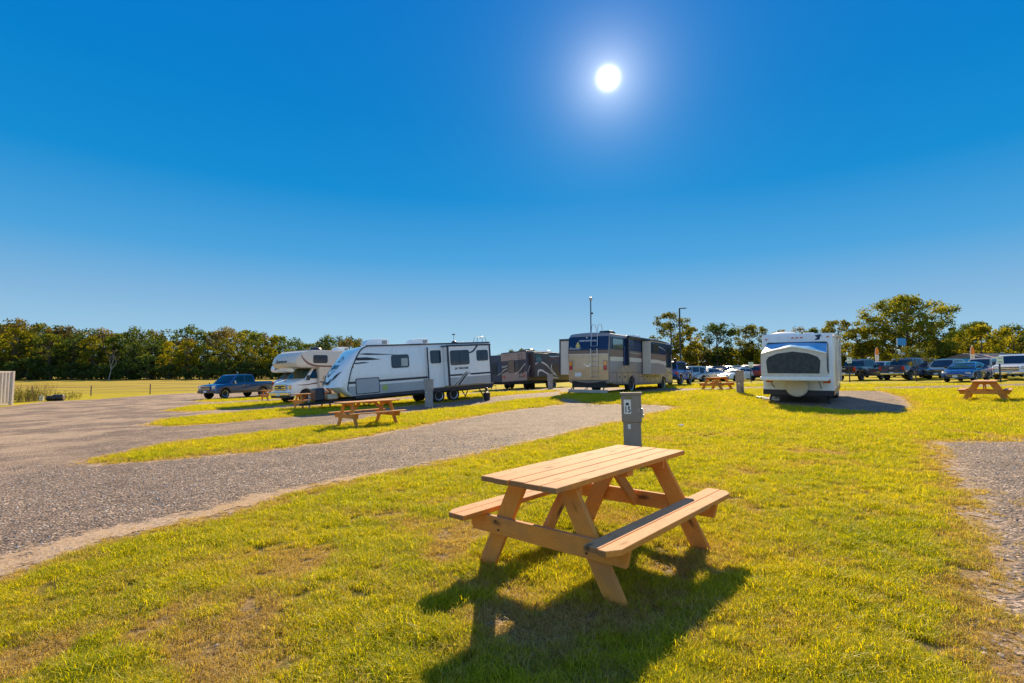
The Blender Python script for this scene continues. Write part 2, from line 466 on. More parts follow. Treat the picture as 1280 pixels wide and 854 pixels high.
angs = list(np.arange(-58, 58.01, .36)) 
angs = [-180 + 6 * i for i in range(20)] + [-61] + angs + [61] + [66 + 6 * i for i in range(19)]
rads = [0.0] + [.8 * 1.022 ** i for i in range(330)]
rads = [r for r in rads if r < 900] + [1200, 1800, 3000, 6000]
na, nr = len(angs), len(rads)
A = np.radians(np.array(angs)); RR = np.array(rads)
X = np.outer(RR, np.sin(A)); Y = np.outer(RR, np.cos(A))
Z = np.zeros_like(X); DRY = np.zeros_like(X)
for i in range(nr):
    for j in range(na):
        x, y = X[i, j], Y[i, j]
        Z[i, j] = gz(x, y) + (bump_at(x, y) if RR[i] < 36 else 0)
        DRY[i, j] = dry_at(x, y) if RR[i] < 80 else .2
SD = gravel_sd(X, Y)

def grid_mesh(name, keep, dz, m):
    idx = -np.ones((nr, na), int); vs = []; fs = []; at1 = []; at2 = []
    def vid(i, j):
        if idx[i, j] < 0:
            idx[i, j] = len(vs); vs.append((X[i, j], Y[i, j], Z[i, j] + dz)); at1.append(SD[i, j]); at2.append(DRY[i, j])
        return int(idx[i, j])
    for i in range(nr - 1):
        for j in range(na):
            j2 = (j + 1) % na
            if keep is None or keep[i, j] or keep[i + 1, j] or keep[i, j2] or keep[i + 1, j2]:
                fs.append((vid(i, j), vid(i, j2), vid(i + 1, j2), vid(i + 1, j)))
    me = bpy.data.meshes.new(name); me.from_pydata(vs, [], fs)
    for nm, arr in (('sd', at1), ('dry', at2)):
        a = me.attributes.new(nm, 'FLOAT', 'POINT'); a.data.foreach_set('value', np.array(arr, dtype=np.float32))
    me.polygons.foreach_set('use_smooth', [True] * len(fs))
    me.materials.append(m); me.update()
    o = bpy.data.objects.new(name, me); COL.objects.link(o); o['kind'] = 'structure'
    bm = bmesh.new(); bm.from_mesh(me); bmesh.ops.recalc_face_normals(bm, faces=bm.faces)
    if sum(f.normal.z for f in list(bm.faces)[:50]) < 0: bmesh.ops.reverse_faces(bm, faces=bm.faces)
    bm.to_mesh(me); bm.free()
    return o

def ramp(nt, src, els, interp='LINEAR'):
    r = nd(nt, 'ShaderNodeValToRGB'); r.color_ramp.interpolation = interp; e = r.color_ramp.elements
    e[0].position = els[0][0]; e[0].color = (*els[0][1], 1); e[1].position = els[-1][0]; e[1].color = (*els[-1][1], 1)
    for p_, c_ in els[1:-1]: q = e.new(p_); q.color = (*c_, 1)
    nt.links.new(src, r.inputs['Fac']); return r.outputs['Color']
def mixc(nt, f, a, b, blend='MIX'):
    m = nd(nt, 'ShaderNodeMix', data_type='RGBA', blend_type=blend)
    for s, v in (('Factor', f), ('A', a), ('B', b)):
        if isinstance(v, (float, int)): m.inputs[s].default_value = v
        elif isinstance(v, tuple): m.inputs[s].default_value = (*v, 1)
        else: nt.links.new(v, m.inputs[s])
    return m.outputs['Result']
def noise(nt, vec, scale, detail=4, rough=.55):
    n = nd(nt, 'ShaderNodeTexNoise'); n.inputs['Scale'].default_value = scale; n.inputs['Detail'].default_value = detail; n.inputs['Roughness'].default_value = rough
    nt.links.new(vec, n.inputs['Vector']); return n.outputs['Fac']
def mrange(nt, v, a, b, c=0, d=1):
    m = nd(nt, 'ShaderNodeMapRange')
    for i, x in zip(('From Min', 'From Max', 'To Min', 'To Max'), (a, b, c, d)): m.inputs[i].default_value = x
    nt.links.new(v, m.inputs['Value']); return m.outputs['Result']
def mth(nt, op, a, b=None, c=None):
    m = nd(nt, 'ShaderNodeMath', operation=op)
    for i, v in enumerate((a, b, c)):
        if v is None: continue
        if isinstance(v, (int, float)): m.inputs[i].default_value = v
        else: nt.links.new(v, m.inputs[i])
    return m.outputs[0]

GREEN = (.17, .19, .012); GOLD = (.40, .32, .02); STRAW = (.40, .27, .11); ORNG = (.36, .17, .05); DIRT = (.30, .21, .13)
# --- grass covered ground
gm = bpy.data.materials.new('lawn soil and turf'); gm.use_nodes = True; nt = gm.node_tree; pb = nt.nodes['Principled BSDF']
geo = nd(nt, 'ShaderNodeNewGeometry'); pos = geo.outputs['Position']
sda = nd(nt, 'ShaderNodeAttribute', attribute_name='sd').outputs['Fac']; dra = nd(nt, 'ShaderNodeAttribute', attribute_name='dry').outputs['Fac']
n_f = noise(nt, pos, 38, 6, .7); n_m = noise(nt, pos, 6, 5, .6); n_l = noise(nt, pos, .28, 5, .6); n_h = noise(nt, pos, 1.3, 5, .65)
green = mixc(nt, mrange(nt, n_h, .35, .65), (.27, .26, .006), (.46, .37, .008))
far = mixc(nt, mrange(nt, n_l, .38, .62), green, (.46, .36, .012))
speck = ramp(nt, n_f, [(.28, (.35, .35, .35)), (.5, (.9, .9, .9)), (.68, (1.3, 1.3, 1.2))])
c1 = mixc(nt, 1.0, far, speck, 'MULTIPLY')
xy0 = nd(nt, 'ShaderNodeSeparateXYZ'); nt.links.new(pos, xy0.inputs[0])
thatch = mixc(nt, n_f, (.07, .055, .015), (.26, .19, .06))
c1 = mixc(nt, mrange(nt, xy0.outputs['Y'], 14, 6, 0, .75), c1, thatch)
ssoil = mixc(nt, mrange(nt, n_f, .38, .62), (.10, .065, .03), (.44, .31, .15))
dd = mth(nt, 'ADD', dra, mrange(nt, n_m, .3, .7, -.25, .25))
c2 = mixc(nt, mrange(nt, dd, .32, .75), c1, ssoil)
# distant dry field
xyz = nd(nt, 'ShaderNodeSeparateXYZ'); nt.links.new(pos, xyz.inputs[0])
fy = mrange(nt, xyz.outputs['Y'], 60, 90)
st = nd(nt, 'ShaderNodeMapping'); st.inputs['Scale'].default_value = (.02, .22, 1); nt.links.new(pos, st.inputs['Vector'])
fieldc = ramp(nt, noise(nt, st.outputs[0], 1.0, 6, .6), [(.3, (.22, .15, .03)), (.45, (.40, .30, .045)), (.58, (.30, .21, .035)), (.7, (.24, .13, .035))])
c3 = mixc(nt, fy, c2, fieldc)
# dead fringe beside the gravel
edge = mth(nt, 'ADD', sda, mrange(nt, n_m, .3, .7, -.16, .16))
c4 = mixc(nt, mrange(nt, edge, -.38, -.05), c3, mixc(nt, n_f, (.26, .15, .06), (.48, .33, .18)))
nt.links.new(c4, pb.inputs['Base Color']); pb.inputs['Roughness'].default_value = .95; pb.inputs['Specular IOR Level'].default_value = .1
b = nd(nt, 'ShaderNodeBump'); b.inputs['Strength'].default_value = .9; b.inputs['Distance'].default_value = .03
nt.links.new(n_f, b.inputs['Height']); nt.links.new(b.outputs[0], pb.inputs['Normal'])
ground = grid_mesh('ground', None, 0, gm)

# --- gravel
vm = bpy.data.materials.new('crushed gravel'); vm.use_nodes = True; nt = vm.node_tree; pb = nt.nodes['Principled BSDF']
geo = nd(nt, 'ShaderNodeNewGeometry'); pos = geo.outputs['Position']
sda = nd(nt, 'ShaderNodeAttribute', attribute_name='sd').outputs['Fac']
def voro(scale, feat='F1', out='Distance'):
    v = nd(nt, 'ShaderNodeTexVoronoi', feature=feat); v.inputs['Scale'].default_value = scale; nt.links.new(pos, v.inputs['Vector']); return v
v1 = voro(38); v2 = voro(80); v3 = voro(11)
sc = nd(nt, 'ShaderNodeSeparateColor'); nt.links.new(v1.outputs['Color'], sc.inputs[0])
sc2 = nd(nt, 'ShaderNodeSeparateColor'); nt.links.new(v2.outputs['Color'], sc2.inputs[0])
stone = ramp(nt, sc.outputs[0], [(0, (.05, .035, .028)), (.3, (.15, .105, .08)), (.6, (.29, .20, .15)), (.85, (.45, .325, .245)), (1, (.72, .58, .46))])
small = ramp(nt, sc2.outputs[0], [(0, (.06, .042, .033)), (.5, (.22, .155, .115)), (1, (.50, .37, .28))])
base = mixc(nt, mrange(nt, sc.outputs[1], .45, .55), stone, small)
dark = mixc(nt, mrange(nt, v1.outputs['Distance'], .35, .62), base, mixc(nt, .5, base, (.05, .04, .035)))
n_l = noise(nt, pos, .12, 6, .6); n_m = noise(nt, pos, 5, 5, .6); n_f = noise(nt, pos, 30, 5, .7); n_k = noise(nt, pos, .5, 5, .6)
sand = mixc(nt, mrange(nt, n_f, .35, .65), (.26, .17, .105), (.56, .41, .28))
sand = mixc(nt, mrange(nt, sc.outputs[2], .62, .66, 0, .7), sand, mixc(nt, sc.outputs[0], (.10, .075, .06), (.5, .4, .32)))
far1 = mixc(nt, mrange(nt, n_l, .52, .66, 0, .75), dark, mixc(nt, .45, dark, sand))
gx = nd(nt, 'ShaderNodeSeparateXYZ'); nt.links.new(pos, gx.inputs[0])
# worn sandy tracks on the far left of the lot
stx = nd(nt, 'ShaderNodeMapping'); stx.inputs['Rotation'].default_value = (0, 0, R(35)); stx.inputs['Scale'].default_value = (.9, .25, 1); nt.links.new(pos, stx.inputs['Vector'])
n_s = noise(nt, stx.outputs[0], .55, 6, .62)
trk = mth(nt, 'MULTIPLY', mrange(nt, gx.outputs['X'], -6, -12), mrange(nt, n_k, .45, .56))
far2 = mixc(nt, mth(nt, 'MULTIPLY', trk, .9), far1, sand)
# wheel tracks and damp or dusty patches along the drive
n_t = noise(nt, pos, 1.7, 6, .65)
far2 = mixc(nt, 1.0, far2, ramp(nt, n_t, [(.3, (.74, .72, .70)), (.5, (1, 1, 1)), (.68, (1.22, 1.2, 1.16))]), 'MULTIPLY')
far2 = mixc(nt, mrange(nt, n_s, .30, .42, .18, 0), far2, mixc(nt, .6, far2, (.10, .075, .06)))
lowleft = mth(nt, 'MULTIPLY', mrange(nt, gx.outputs['Y'], 9.0, 5.0), mrange(nt, gx.outputs['X'], 2.0, 0.0))
ew = mth(nt, 'ADD', sda, mrange(nt, n_m, .3, .7, -.22, .22))
ewf = mrange(nt, mth(nt, 'SUBTRACT', ew, mth(nt, 'MULTIPLY', lowleft, .42)), .02, .22, 1, 0)
c = mixc(nt, ewf, far2, mixc(nt, mrange(nt, n_k, .4, .6), sand, (.40, .26, .14)))
nt.links.new(c, pb.inputs['Base Color']); pb.inputs['Roughness'].default_value = .85; pb.inputs['Specular IOR Level'].default_value = .25
hgt = mth(nt, 'ADD', mth(nt, 'MULTIPLY', v1.outputs['Distance'], mth(nt, 'MULTIPLY', mth(nt, 'SUBTRACT', 1.0, ewf), -1)), mth(nt, 'MULTIPLY', n_f, .6))
b = nd(nt, 'ShaderNodeBump'); b.inputs['Strength'].default_value = 1.0; b.inputs['Distance'].default_value = .020
nt.links.new(hgt, b.inputs['Height']); nt.links.new(b.outputs[0], pb.inputs['Normal'])
tr = nd(nt, 'ShaderNodeBsdfTransparent'); mx = nd(nt, 'ShaderNodeMixShader'); om = nt.nodes['Material Output']
al = mrange(nt, ew, -.03, .03)
nt.links.new(al, mx.inputs[0]); nt.links.new(tr.outputs[0], mx.inputs[1]); nt.links.new(pb.outputs[0], mx.inputs[2]); nt.links.new(mx.outputs[0], om.inputs['Surface'])
gravel = grid_mesh('gravel_road', SD > -.3, .006, vm)

# ------------------------------------------------------------------ grass blades
bl = bpy.data.materials.new('grass blade'); bl.use_nodes = True; nt = bl.node_tree; nt.nodes.clear()
out = nd(nt, 'ShaderNodeOutputMaterial')
di = nd(nt, 'ShaderNodeAttribute', attribute_name='dry', attribute_type='INSTANCER').outputs['Fac']
rb = nd(nt, 'ShaderNodeAttribute', attribute_name='rnd').outputs['Fac']
ri = nd(nt, 'ShaderNodeObjectInfo').outputs['Random']
geo = nd(nt, 'ShaderNodeNewGeometry'); npt = noise(nt, geo.outputs['Position'], .8, 4, .6)
g = ramp(nt, mth(nt, 'ADD', mth(nt, 'MULTIPLY', rb, .5), mth(nt, 'MULTIPLY', npt, .55)), [(.12, (.09, .16, .005)), (.36, (.25, .29, .006)), (.58, (.46, .42, .008)), (.85, (.66, .52, .03))])
dcol = ramp(nt, rb, [(0, (.14, .085, .03)), (.3, (.40, .28, .09)), (.7, (.62, .48, .21)), (1, (.30, .17, .06))])
k = mth(nt, 'ADD', di, mth(nt, 'MULTIPLY', mth(nt, 'SUBTRACT', ri, .5), .8))
cc = mixc(nt, mrange(nt, k, .35, .62), g, dcol)
d = nd(nt, 'ShaderNodeBsdfDiffuse'); t = nd(nt, 'ShaderNodeBsdfTranslucent'); m1 = nd(nt, 'ShaderNodeMixShader')
m1.inputs[0].default_value = .5
nt.links.new(cc, d.inputs['Color'])
v_ = nd(nt, 'ShaderNodeVectorMath', operation='MULTIPLY'); v_.inputs[1].default_value = (1.55, 1.5, .4); nt.links.new(cc, v_.inputs[0]); nt.links.new(v_.outputs[0], t.inputs['Color'])
nt.links.new(d.outputs[0], m1.inputs[1]); nt.links.new(t.outputs[0], m1.inputs[2])
gl_ = nd(nt, 'ShaderNodeBsdfGlossy'); gl_.inputs['Roughness'].default_value = .45
m2 = nd(nt, 'ShaderNodeMixShader'); m2.inputs[0].default_value = .02
nt.links.new(m1.outputs[0], m2.inputs[1]); nt.links.new(gl_.outputs[0], m2.inputs[2]); nt.links.new(m2.outputs[0], out.inputs['Surface'])

def tuft(seed, nb, rad, h, wid):
    rg = random.Random(seed); mb = MB()
    for _ in range(nb):
        a = rg.uniform(0, 6.283); rr = rad * math.sqrt(rg.random()); bx, by = rr * math.cos(a), rr * math.sin(a)
        hh = h * rg.uniform(.5, 1.15); la = rg.uniform(0, 6.283); lean = rg.uniform(.25, 1.35) * hh
        dx, dy = math.cos(la), math.sin(la); pa = la + rg.uniform(-1, 1) + 1.57; wx, wy = math.cos(pa) * wid / 2, math.sin(pa) * wid / 2
        p0 = (bx, by, -.005); p1 = (bx + dx * lean * .35, by + dy * lean * .35, hh * .62); p2 = (bx + dx * lean, by + dy * lean, hh * rg.uniform(.75, 1.0))
        q = .8
        mb.add([(p0[0] - wx, p0[1] - wy, p0[2]), (p0[0] + wx, p0[1] + wy, p0[2]), (p1[0] + wx * q, p1[1] + wy * q, p1[2]), (p1[0] - wx * q, p1[1] - wy * q, p1[2]), p2],
               [(0, 1, 2, 3), (3, 2, 4)], rg.random())
    me = bpy.data.meshes.new('blade_tuft'); me.from_pydata(mb.v, [], mb.f)
    a = me.attributes.new('rnd', 'FLOAT', 'POINT'); a.data.foreach_set('value', np.array(mb.r, dtype=np.float32))
    me.materials.append(bl); return me

def broad(seed):
    rg_ = random.Random(seed); mb = MB()
    for _ in range(9):
        a = rg_.uniform(0, 6.28); l = rg_.uniform(.02, .04); w_ = rg_.uniform(.006, .01); c, s = math.cos(a), math.sin(a); b = (rg_.uniform(-.02, .02), rg_.uniform(-.02, .02))
        P3 = [(0, 0, .004), (l * .5, w_, .018), (l, 0, .014), (l * .5, -w_, .018)]
        mb.add([(b[0] + x * c - y * s, b[1] + x * s + y * c, z) for x, y, z in P3], [(0, 1, 2, 3)], rg_.uniform(0, .2))
    me = bpy.data.meshes.new('clover'); me.from_pydata(mb.v, [], mb.f); a = me.attributes.new('rnd', 'FLOAT', 'POINT'); a.data.foreach_set('value', np.array(mb.r, dtype=np.float32)); me.materials.append(bl); return me

def scatter(name, pts, scl, extra, meshes, label, cat):
    """one object: a cloud of points, each given one of the meshes by geometry nodes"""
    me = bpy.data.meshes.new(name); me.from_pydata(pts, [], [])
    for nm, arr in [('scl', scl)] + list(extra.items()):
        a = me.attributes.new(nm, 'FLOAT', 'POINT'); a.data.foreach_set('value', np.array(arr, dtype=np.float32))
    o = bpy.data.objects.new(name, me); COL.objects.link(o); tag(o, label, cat, kind='stuff')
    src = bpy.data.collections.new(name + '_source')
    for i, m_ in enumerate(meshes):
        q = bpy.data.objects.new(name + '_piece', m_); src.objects.link(q)
    ng = bpy.data.node_groups.new(name, 'GeometryNodeTree')
    ng.interface.new_socket('Geometry', in_out='INPUT', socket_type='NodeSocketGeometry'); ng.interface.new_socket('Geometry', in_out='OUTPUT', socket_type='NodeSocketGeometry')
    gi = ng.nodes.new('NodeGroupInput'); go = ng.nodes.new('NodeGroupOutput')
    m2p = ng.nodes.new('GeometryNodeMeshToPoints'); ci = ng.nodes.new('GeometryNodeCollectionInfo'); ci.inputs['Collection'].default_value = src
    ci.inputs['Separate Children'].default_value = True; ci.inputs['Reset Children'].default_value = True
    iop = ng.nodes.new('GeometryNodeInstanceOnPoints'); iop.inputs['Pick Instance'].default_value = True
    ri = ng.nodes.new('FunctionNodeRandomValue'); ri.data_type = 'INT'; ri.inputs['Max'].default_value = len(meshes) - 1 if False else 1000
    for s_ in ri.inputs:
        if s_.name == 'Min' and s_.type == 'INT': s_.default_value = 0
        if s_.name == 'Max' and s_.type == 'INT': s_.default_value = len(meshes) - 1
    iout = [s_ for s_ in ri.outputs if s_.type == 'INT'][0]
    na_ = ng.nodes.new('GeometryNodeInputNamedAttribute'); na_.data_type = 'FLOAT'; na_.inputs['Name'].default_value = 'scl'
    rr = ng.nodes.new('FunctionNodeRandomValue'); rr.data_type = 'FLOAT'
    fl = [s_ for s_ in rr.inputs if s_.type == 'VALUE']; fl[0].default_value = 0; fl[1].default_value = 6.283
    rs = [s_ for s_ in rr.inputs if s_.name == 'Seed'][0]; rs.default_value = 5
    cx = ng.nodes.new('ShaderNodeCombineXYZ')
    L = ng.links
    L.new(gi.outputs[0], m2p.inputs['Mesh']); L.new(m2p.outputs[0], iop.inputs['Points']); L.new(ci.outputs[0], iop.inputs['Instance'])
    L.new(iout, iop.inputs['Instance Index']); L.new([s_ for s_ in na_.outputs if s_.type == 'VALUE'][0], iop.inputs['Scale'])
    L.new([s_ for s_ in rr.outputs if s_.type == 'VALUE'][0], cx.inputs['Z']); L.new(cx.outputs[0], iop.inputs['Rotation'])
    L.new(iop.outputs[0], go.inputs[0])
    md = o.modifiers.new('scatter', 'NODES'); md.node_group = ng
    return o

rg = np.random.default_rng(3)
N = 300000
u = rg.random(N); rmin, rcut, rmax = 1.7, 5.0, 46.0
# density constant to rcut, then ~1/r^2
A1 = (rcut ** 2 - rmin ** 2) / 2; A2 = rcut ** 2 * math.log(rmax / rcut)
k = u * (A1 + A2)
r_ = np.where(k < A1, np.sqrt(rmin ** 2 + 2 * np.minimum(k, A1)), rcut * np.exp((np.maximum(k, A1) - A1) / rcut ** 2))
a_ = np.radians(rg.uniform(-52, 52, N))
gx_, gy_ = r_ * np.sin(a_), r_ * np.cos(a_)
sdv = gravel_sd(gx_, gy_)
wob = np.array([mnoise.noise((x * 3.2, y * 3.2, 1.5)) for x, y in zip(gx_, gy_)])
e_ = sdv + .28 * wob
pts = []; scl = []; dv = []
rn = rg.random(N); rs_ = rg.random(N); r3 = rg.random(N)
for i in range(N):
    rp_ = gx_[i] > 4 and gy_[i] < 11 and sdv[i] < .8 and mnoise.noise((gx_[i] * 2.4, gy_[i] * 2.4, 4.4)) > .05 + sdv[i] * .45
    if e_[i] > .10 and rn[i] > .035 and not rp_: continue
    if sdv[i] > .6 and not rp_: continue
    x, y = float(gx_[i]), float(gy_[i]); d_ = dry_at(x, y)
    if e_[i] > -.32: d_ = max(d_, .45 + .5 * (e_[i] + .32) / .4); 
    if e_[i] > -.04 and rn[i] > .4 and not rp_: continue
    if r3[i] < (d_ - .72) * .9: continue
    grow = 1 + max(0, r_[i] - rcut) * .052
    cl_ = mnoise.noise((x * 4.5, y * 4.5, 7.7)) + .6 * mnoise.noise((x * 12, y * 12, 2.2))
    if cl_ < -.48 and r_[i] < 14: continue
    s = (.55 + .5 * rs_[i]) * min(grow, 2.2) * (1.12 - .5 * d_) * (1 + .45 * cl_)
    d_ = min(1, max(0, d_ - .22 * cl_))
    if e_[i] > -.1: s *= .8
    pts.append((x, y, gz(x, y) + bump_at(x, y))); scl.append(s); dv.append(d_)
tufts = [tuft(s, 16, .05, .056, .0040) for s in range(7)] + [tuft(20, 9, .05, .078, .0042)] + [broad(33)]
scatter('grass', pts, scl, {'dry': dv}, tufts, 'short yellow green lawn grass with dry straw patches', 'grass')

# straw litter lying on the dry patches and along the edges
def litter(seed, n_=9):
    rg_ = random.Random(seed); mb = MB()
    for _ in range(n_):
        x, y = rg_.uniform(-.09, .09), rg_.uniform(-.09, .09); a = rg_.uniform(0, 6.28); l = rg_.uniform(.02, .06); z = rg_.uniform(.004, .022); w_ = .0016
        dx, dy = math.cos(a) * l, math.sin(a) * l; wx, wy = -math.sin(a) * w_, math.cos(a) * w_; z2 = z + rg_.uniform(-.006, .012)
        mb.add([(x - wx, y - wy, z), (x + wx, y + wy, z), (x + dx + wx, y + dy + wy, z2), (x + dx - wx, y + dy - wy, z2)], [(0, 1, 2, 3)], rg_.uniform(.0, 1))
    me = bpy.data.meshes.new('straw'); me.from_pydata(mb.v, [], mb.f); a = me.attributes.new('rnd', 'FLOAT', 'POINT'); a.data.foreach_set('value', np.array(mb.r, dtype=np.float32)); me.materials.append(bl); return me
N3 = 40000; r_ = 1.7 * np.exp(rg.random(N3) * math.log(12 / 1.7)); a_ = np.radians(rg.uniform(-50, 50, N3)); gx_, gy_ = r_ * np.sin(a_), r_ * np.cos(a_); sdv = gravel_sd(gx_, gy_); rn = rg.random(N3); lp_ = []; ls_ = []
for i in range(N3):
    x, y = float(gx_[i]), float(gy_[i])
    if sdv[i] > .35: continue
    d_ = dry_at(x, y); d_ = max(d_, .8 * math.exp(-(sdv[i] + .05) ** 2 / .05))
    if rn[i] > d_ * .38 - .10: continue
    lp_.append((x, y, gz(x, y) + bump_at(x, y) + .006)); ls_.append(.7 + .8 * rn[i])
scatter('straw_litter', lp_, ls_, {'dry': [1.0] * len(lp_)}, [litter(s) for s in range(5)], 'thin dead straw lying on the dry patches of the lawn', 'straw')

# loose stones
pm = mat('pebble stone', (.27, .235, .21), rough=.85, var=.5, scale=3)
nt = pm.node_tree; ri_ = nd(nt, 'ShaderNodeObjectInfo').outputs['Random']
cr = ramp(nt, ri_, [(0, (.11, .09, .085)), (.4, (.26, .22, .195)), (.8, (.42, .37, .33)), (1, (.66, .6, .55))])
nt.links.new(cr, nt.nodes['Principled BSDF'].inputs['Base Color'])
def pebble(seed, r=.012, sub=1):
    rg_ = random.Random(seed); bm = bmesh.new(); bmesh.ops.create_icosphere(bm, subdivisions=sub, radius=r)
    sx, sy, sz = rg_.uniform(.8, 1.3), rg_.uniform(.7, 1.1), rg_.uniform(.5, .8)
    for v in bm.verts:
        k_ = 1 + .25 * mnoise.noise(v.co * (1.2 / r) + Vector((seed, 0, 0)))
        v.co = Vector((v.co.x * sx, v.co.y * sy, v.co.z * sz)) * k_
    me = bpy.data.meshes.new('pebble'); bm.to_mesh(me); bm.free(); me.materials.append(pm); return me
N2 = 75000
r_ = np.sqrt(rg.random(N2) ** 1.0) ; r_ = 1.5 * np.exp(rg.random(N2) * math.log(13 / 1.5)); a_ = np.radians(rg.uniform(-52, 52, N2))
gx_, gy_ = r_ * np.sin(a_), r_ * np.cos(a_); sdv = gravel_sd(gx_, gy_); rn = rg.random(N2)
pts = []; scl = []
for i in range(N2):
    wv_ = .5 if (r_[i] < 8 and gx_[i] < 0) else 0
    if sdv[i] < -.25 or (sdv[i] < .15 + wv_ and rn[i] > .12) or (sdv[i] < .45 + wv_ and rn[i] > .45): continue
    x, y = float(gx_[i]), float(gy_[i])
    pts.append((x, y, gz(x, y) + bump_at(x, y) + .005)); scl.append(float(.36 + rn[(i * 7) % N2] ** 3 * .95) * (1 + max(0, r_[i] - 7) * .06))
scatter('gravel_stones', pts, scl, {}, [pebble(s) for s in range(6)], 'loose grey and tan stones strewn over the gravel', 'gravel')
# ------------------------------------------------------------------ shared materials
M_black = mat('black plastic', (.012, .013, .016), rough=.5)
M_trim = mat('dark trim', (.018, .022, .032), rough=.4)
M_rub = mat('tyre rubber', (.014, .014, .015), rough=.8, bump=.3)
M_alloy = mat('alloy rim', (.52, .53, .55), rough=.3, metal=.9)
M_chrome = mat('chrome', (.72, .73, .75), rough=.12, metal=1.0)
M_steel = mat('galvanised steel', (.38, .39, .40), rough=.45, metal=.7, dirt=.3)
M_white = paint('white gelcoat', (.82, .82, .80))
M_cream = paint('cream gelcoat', (.66, .60, .50))
M_grey = paint('grey lower panel', (.36, .37, .38))
M_red = mat('red tail lens', (.55, .012, .01), rough=.15, coat=.8)
M_amber = mat('amber lens', (.85, .28, .02), rough=.15, coat=.8)
M_lamp = mat('clear lamp lens', (.62, .63, .62), rough=.12, coat=1, metal=.4)
M_plate = mat('licence plate white', (.72, .72, .70), rough=.5)
M_ink = mat('black ink', (.02, .022, .028), rough=.6)
M_glass = glass()
M_glassg = glass('green tinted windscreen', (.02, .06, .05))
M_roof = mat('rubber roof', (.62, .61, .58), rough=.7, dirt=.4)
M_frame = mat('black chassis steel', (.02, .02, .022), rough=.6, metal=.3)
M_silver = paint('silver line', (.55, .56, .57), metal=.5)

# ------------------------------------------------------------------ picnic tables
def wood(name, ends):
    wd = bpy.data.materials.new(name); wd.use_nodes = True; nt = wd.node_tree; pb = nt.nodes['Principled BSDF']
    la = nd(nt, 'ShaderNodeAttribute', attribute_name='loc').outputs['Vector']; ra = nd(nt, 'ShaderNodeAttribute', attribute_name='rnd').outputs['Fac']
    mp = nd(nt, 'ShaderNodeMapping'); mp.inputs['Scale'].default_value = (.9, 9, 9); nt.links.new(la, mp.inputs['Vector'])
    n1 = nd(nt, 'ShaderNodeTexNoise'); n1.inputs['Scale'].default_value = 2.2; n1.inputs['Detail'].default_value = 3; n1.inputs['Distortion'].default_value = .8; nt.links.new(mp.outputs[0], n1.inputs['Vector'])
    rings = mth(nt, 'FRACT', mth(nt, 'MULTIPLY', n1.outputs['Fac'], 9.0))
    mp2 = nd(nt, 'ShaderNodeMapping'); mp2.inputs['Scale'].default_value = (6, 160, 160); nt.links.new(la, mp2.inputs['Vector'])
    fib = noise(nt, mp2.outputs[0], 1.0, 3, .7)
    mp3 = nd(nt, 'ShaderNodeMapping'); mp3.inputs['Scale'].default_value = (2.6, 7.5, 7.5); nt.links.new(la, mp3.inputs['Vector'])
    vk = nd(nt, 'ShaderNodeTexVoronoi'); vk.inputs['Scale'].default_value = 1.0; nt.links.new(mp3.outputs[0], vk.inputs['Vector'])
    knot = mrange(nt, vk.outputs['Distance'], .07, .20, 1, 0)
    bc = ramp(nt, rings, [(0, (.56, .28, .085)), (.35, (.66, .37, .13)), (.75, (.68, .40, .15)), (.90, (.34, .13, .03)), (1, (.56, .28, .085))])
    bc = mixc(nt, mrange(nt, fib, .35, .65, 0, .5), bc, (.33, .15, .045))
    bc = mixc(nt, mrange(nt, ra, 0, 1, 0, .6), bc, (.50, .22, .06))
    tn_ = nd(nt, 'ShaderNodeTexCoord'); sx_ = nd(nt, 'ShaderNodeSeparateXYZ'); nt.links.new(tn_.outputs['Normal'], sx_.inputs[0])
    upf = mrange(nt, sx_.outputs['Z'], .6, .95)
    bc = mixc(nt, mth(nt, 'MULTIPLY', upf, .7), mixc(nt, .6, bc, (.88, .29, .025)), mixc(nt, .6, bc, (.44, .31, .25)))  # upward faces paler, all other faces pushed towards orange
    n4 = noise(nt, la, 3.0, 5, .6)
    if ends: bc = mixc(nt, mrange(nt, mth(nt, 'ABSOLUTE', sx_.outputs['X']), .8, .95, 0, .75), bc, (.17, .10, .055))
    bc = mixc(nt, mrange(nt, n4, .48, .68, 0, .5), bc, (.33, .19, .10))
    bc = mixc(nt, mth(nt, 'MULTIPLY', knot, .85), bc, (.09, .045, .02))
    nt.links.new(bc, pb.inputs['Base Color']); pb.inputs['Roughness'].default_value = .8; pb.inputs['Specular IOR Level'].default_value = .18
    b = nd(nt, 'ShaderNodeBump'); b.inputs['Strength'].default_value = .35; b.inputs['Distance'].default_value = .003
    nt.links.new(fib, b.inputs['Height']); nt.links.new(b.outputs[0], pb.inputs['Normal'])
    return wd
wd = wood('orange pine', False); wdt = wood('pale topped boards', True)
M_bolt = mat('rusted bolt', (.10, .06, .04), rough=.6, metal=.6)

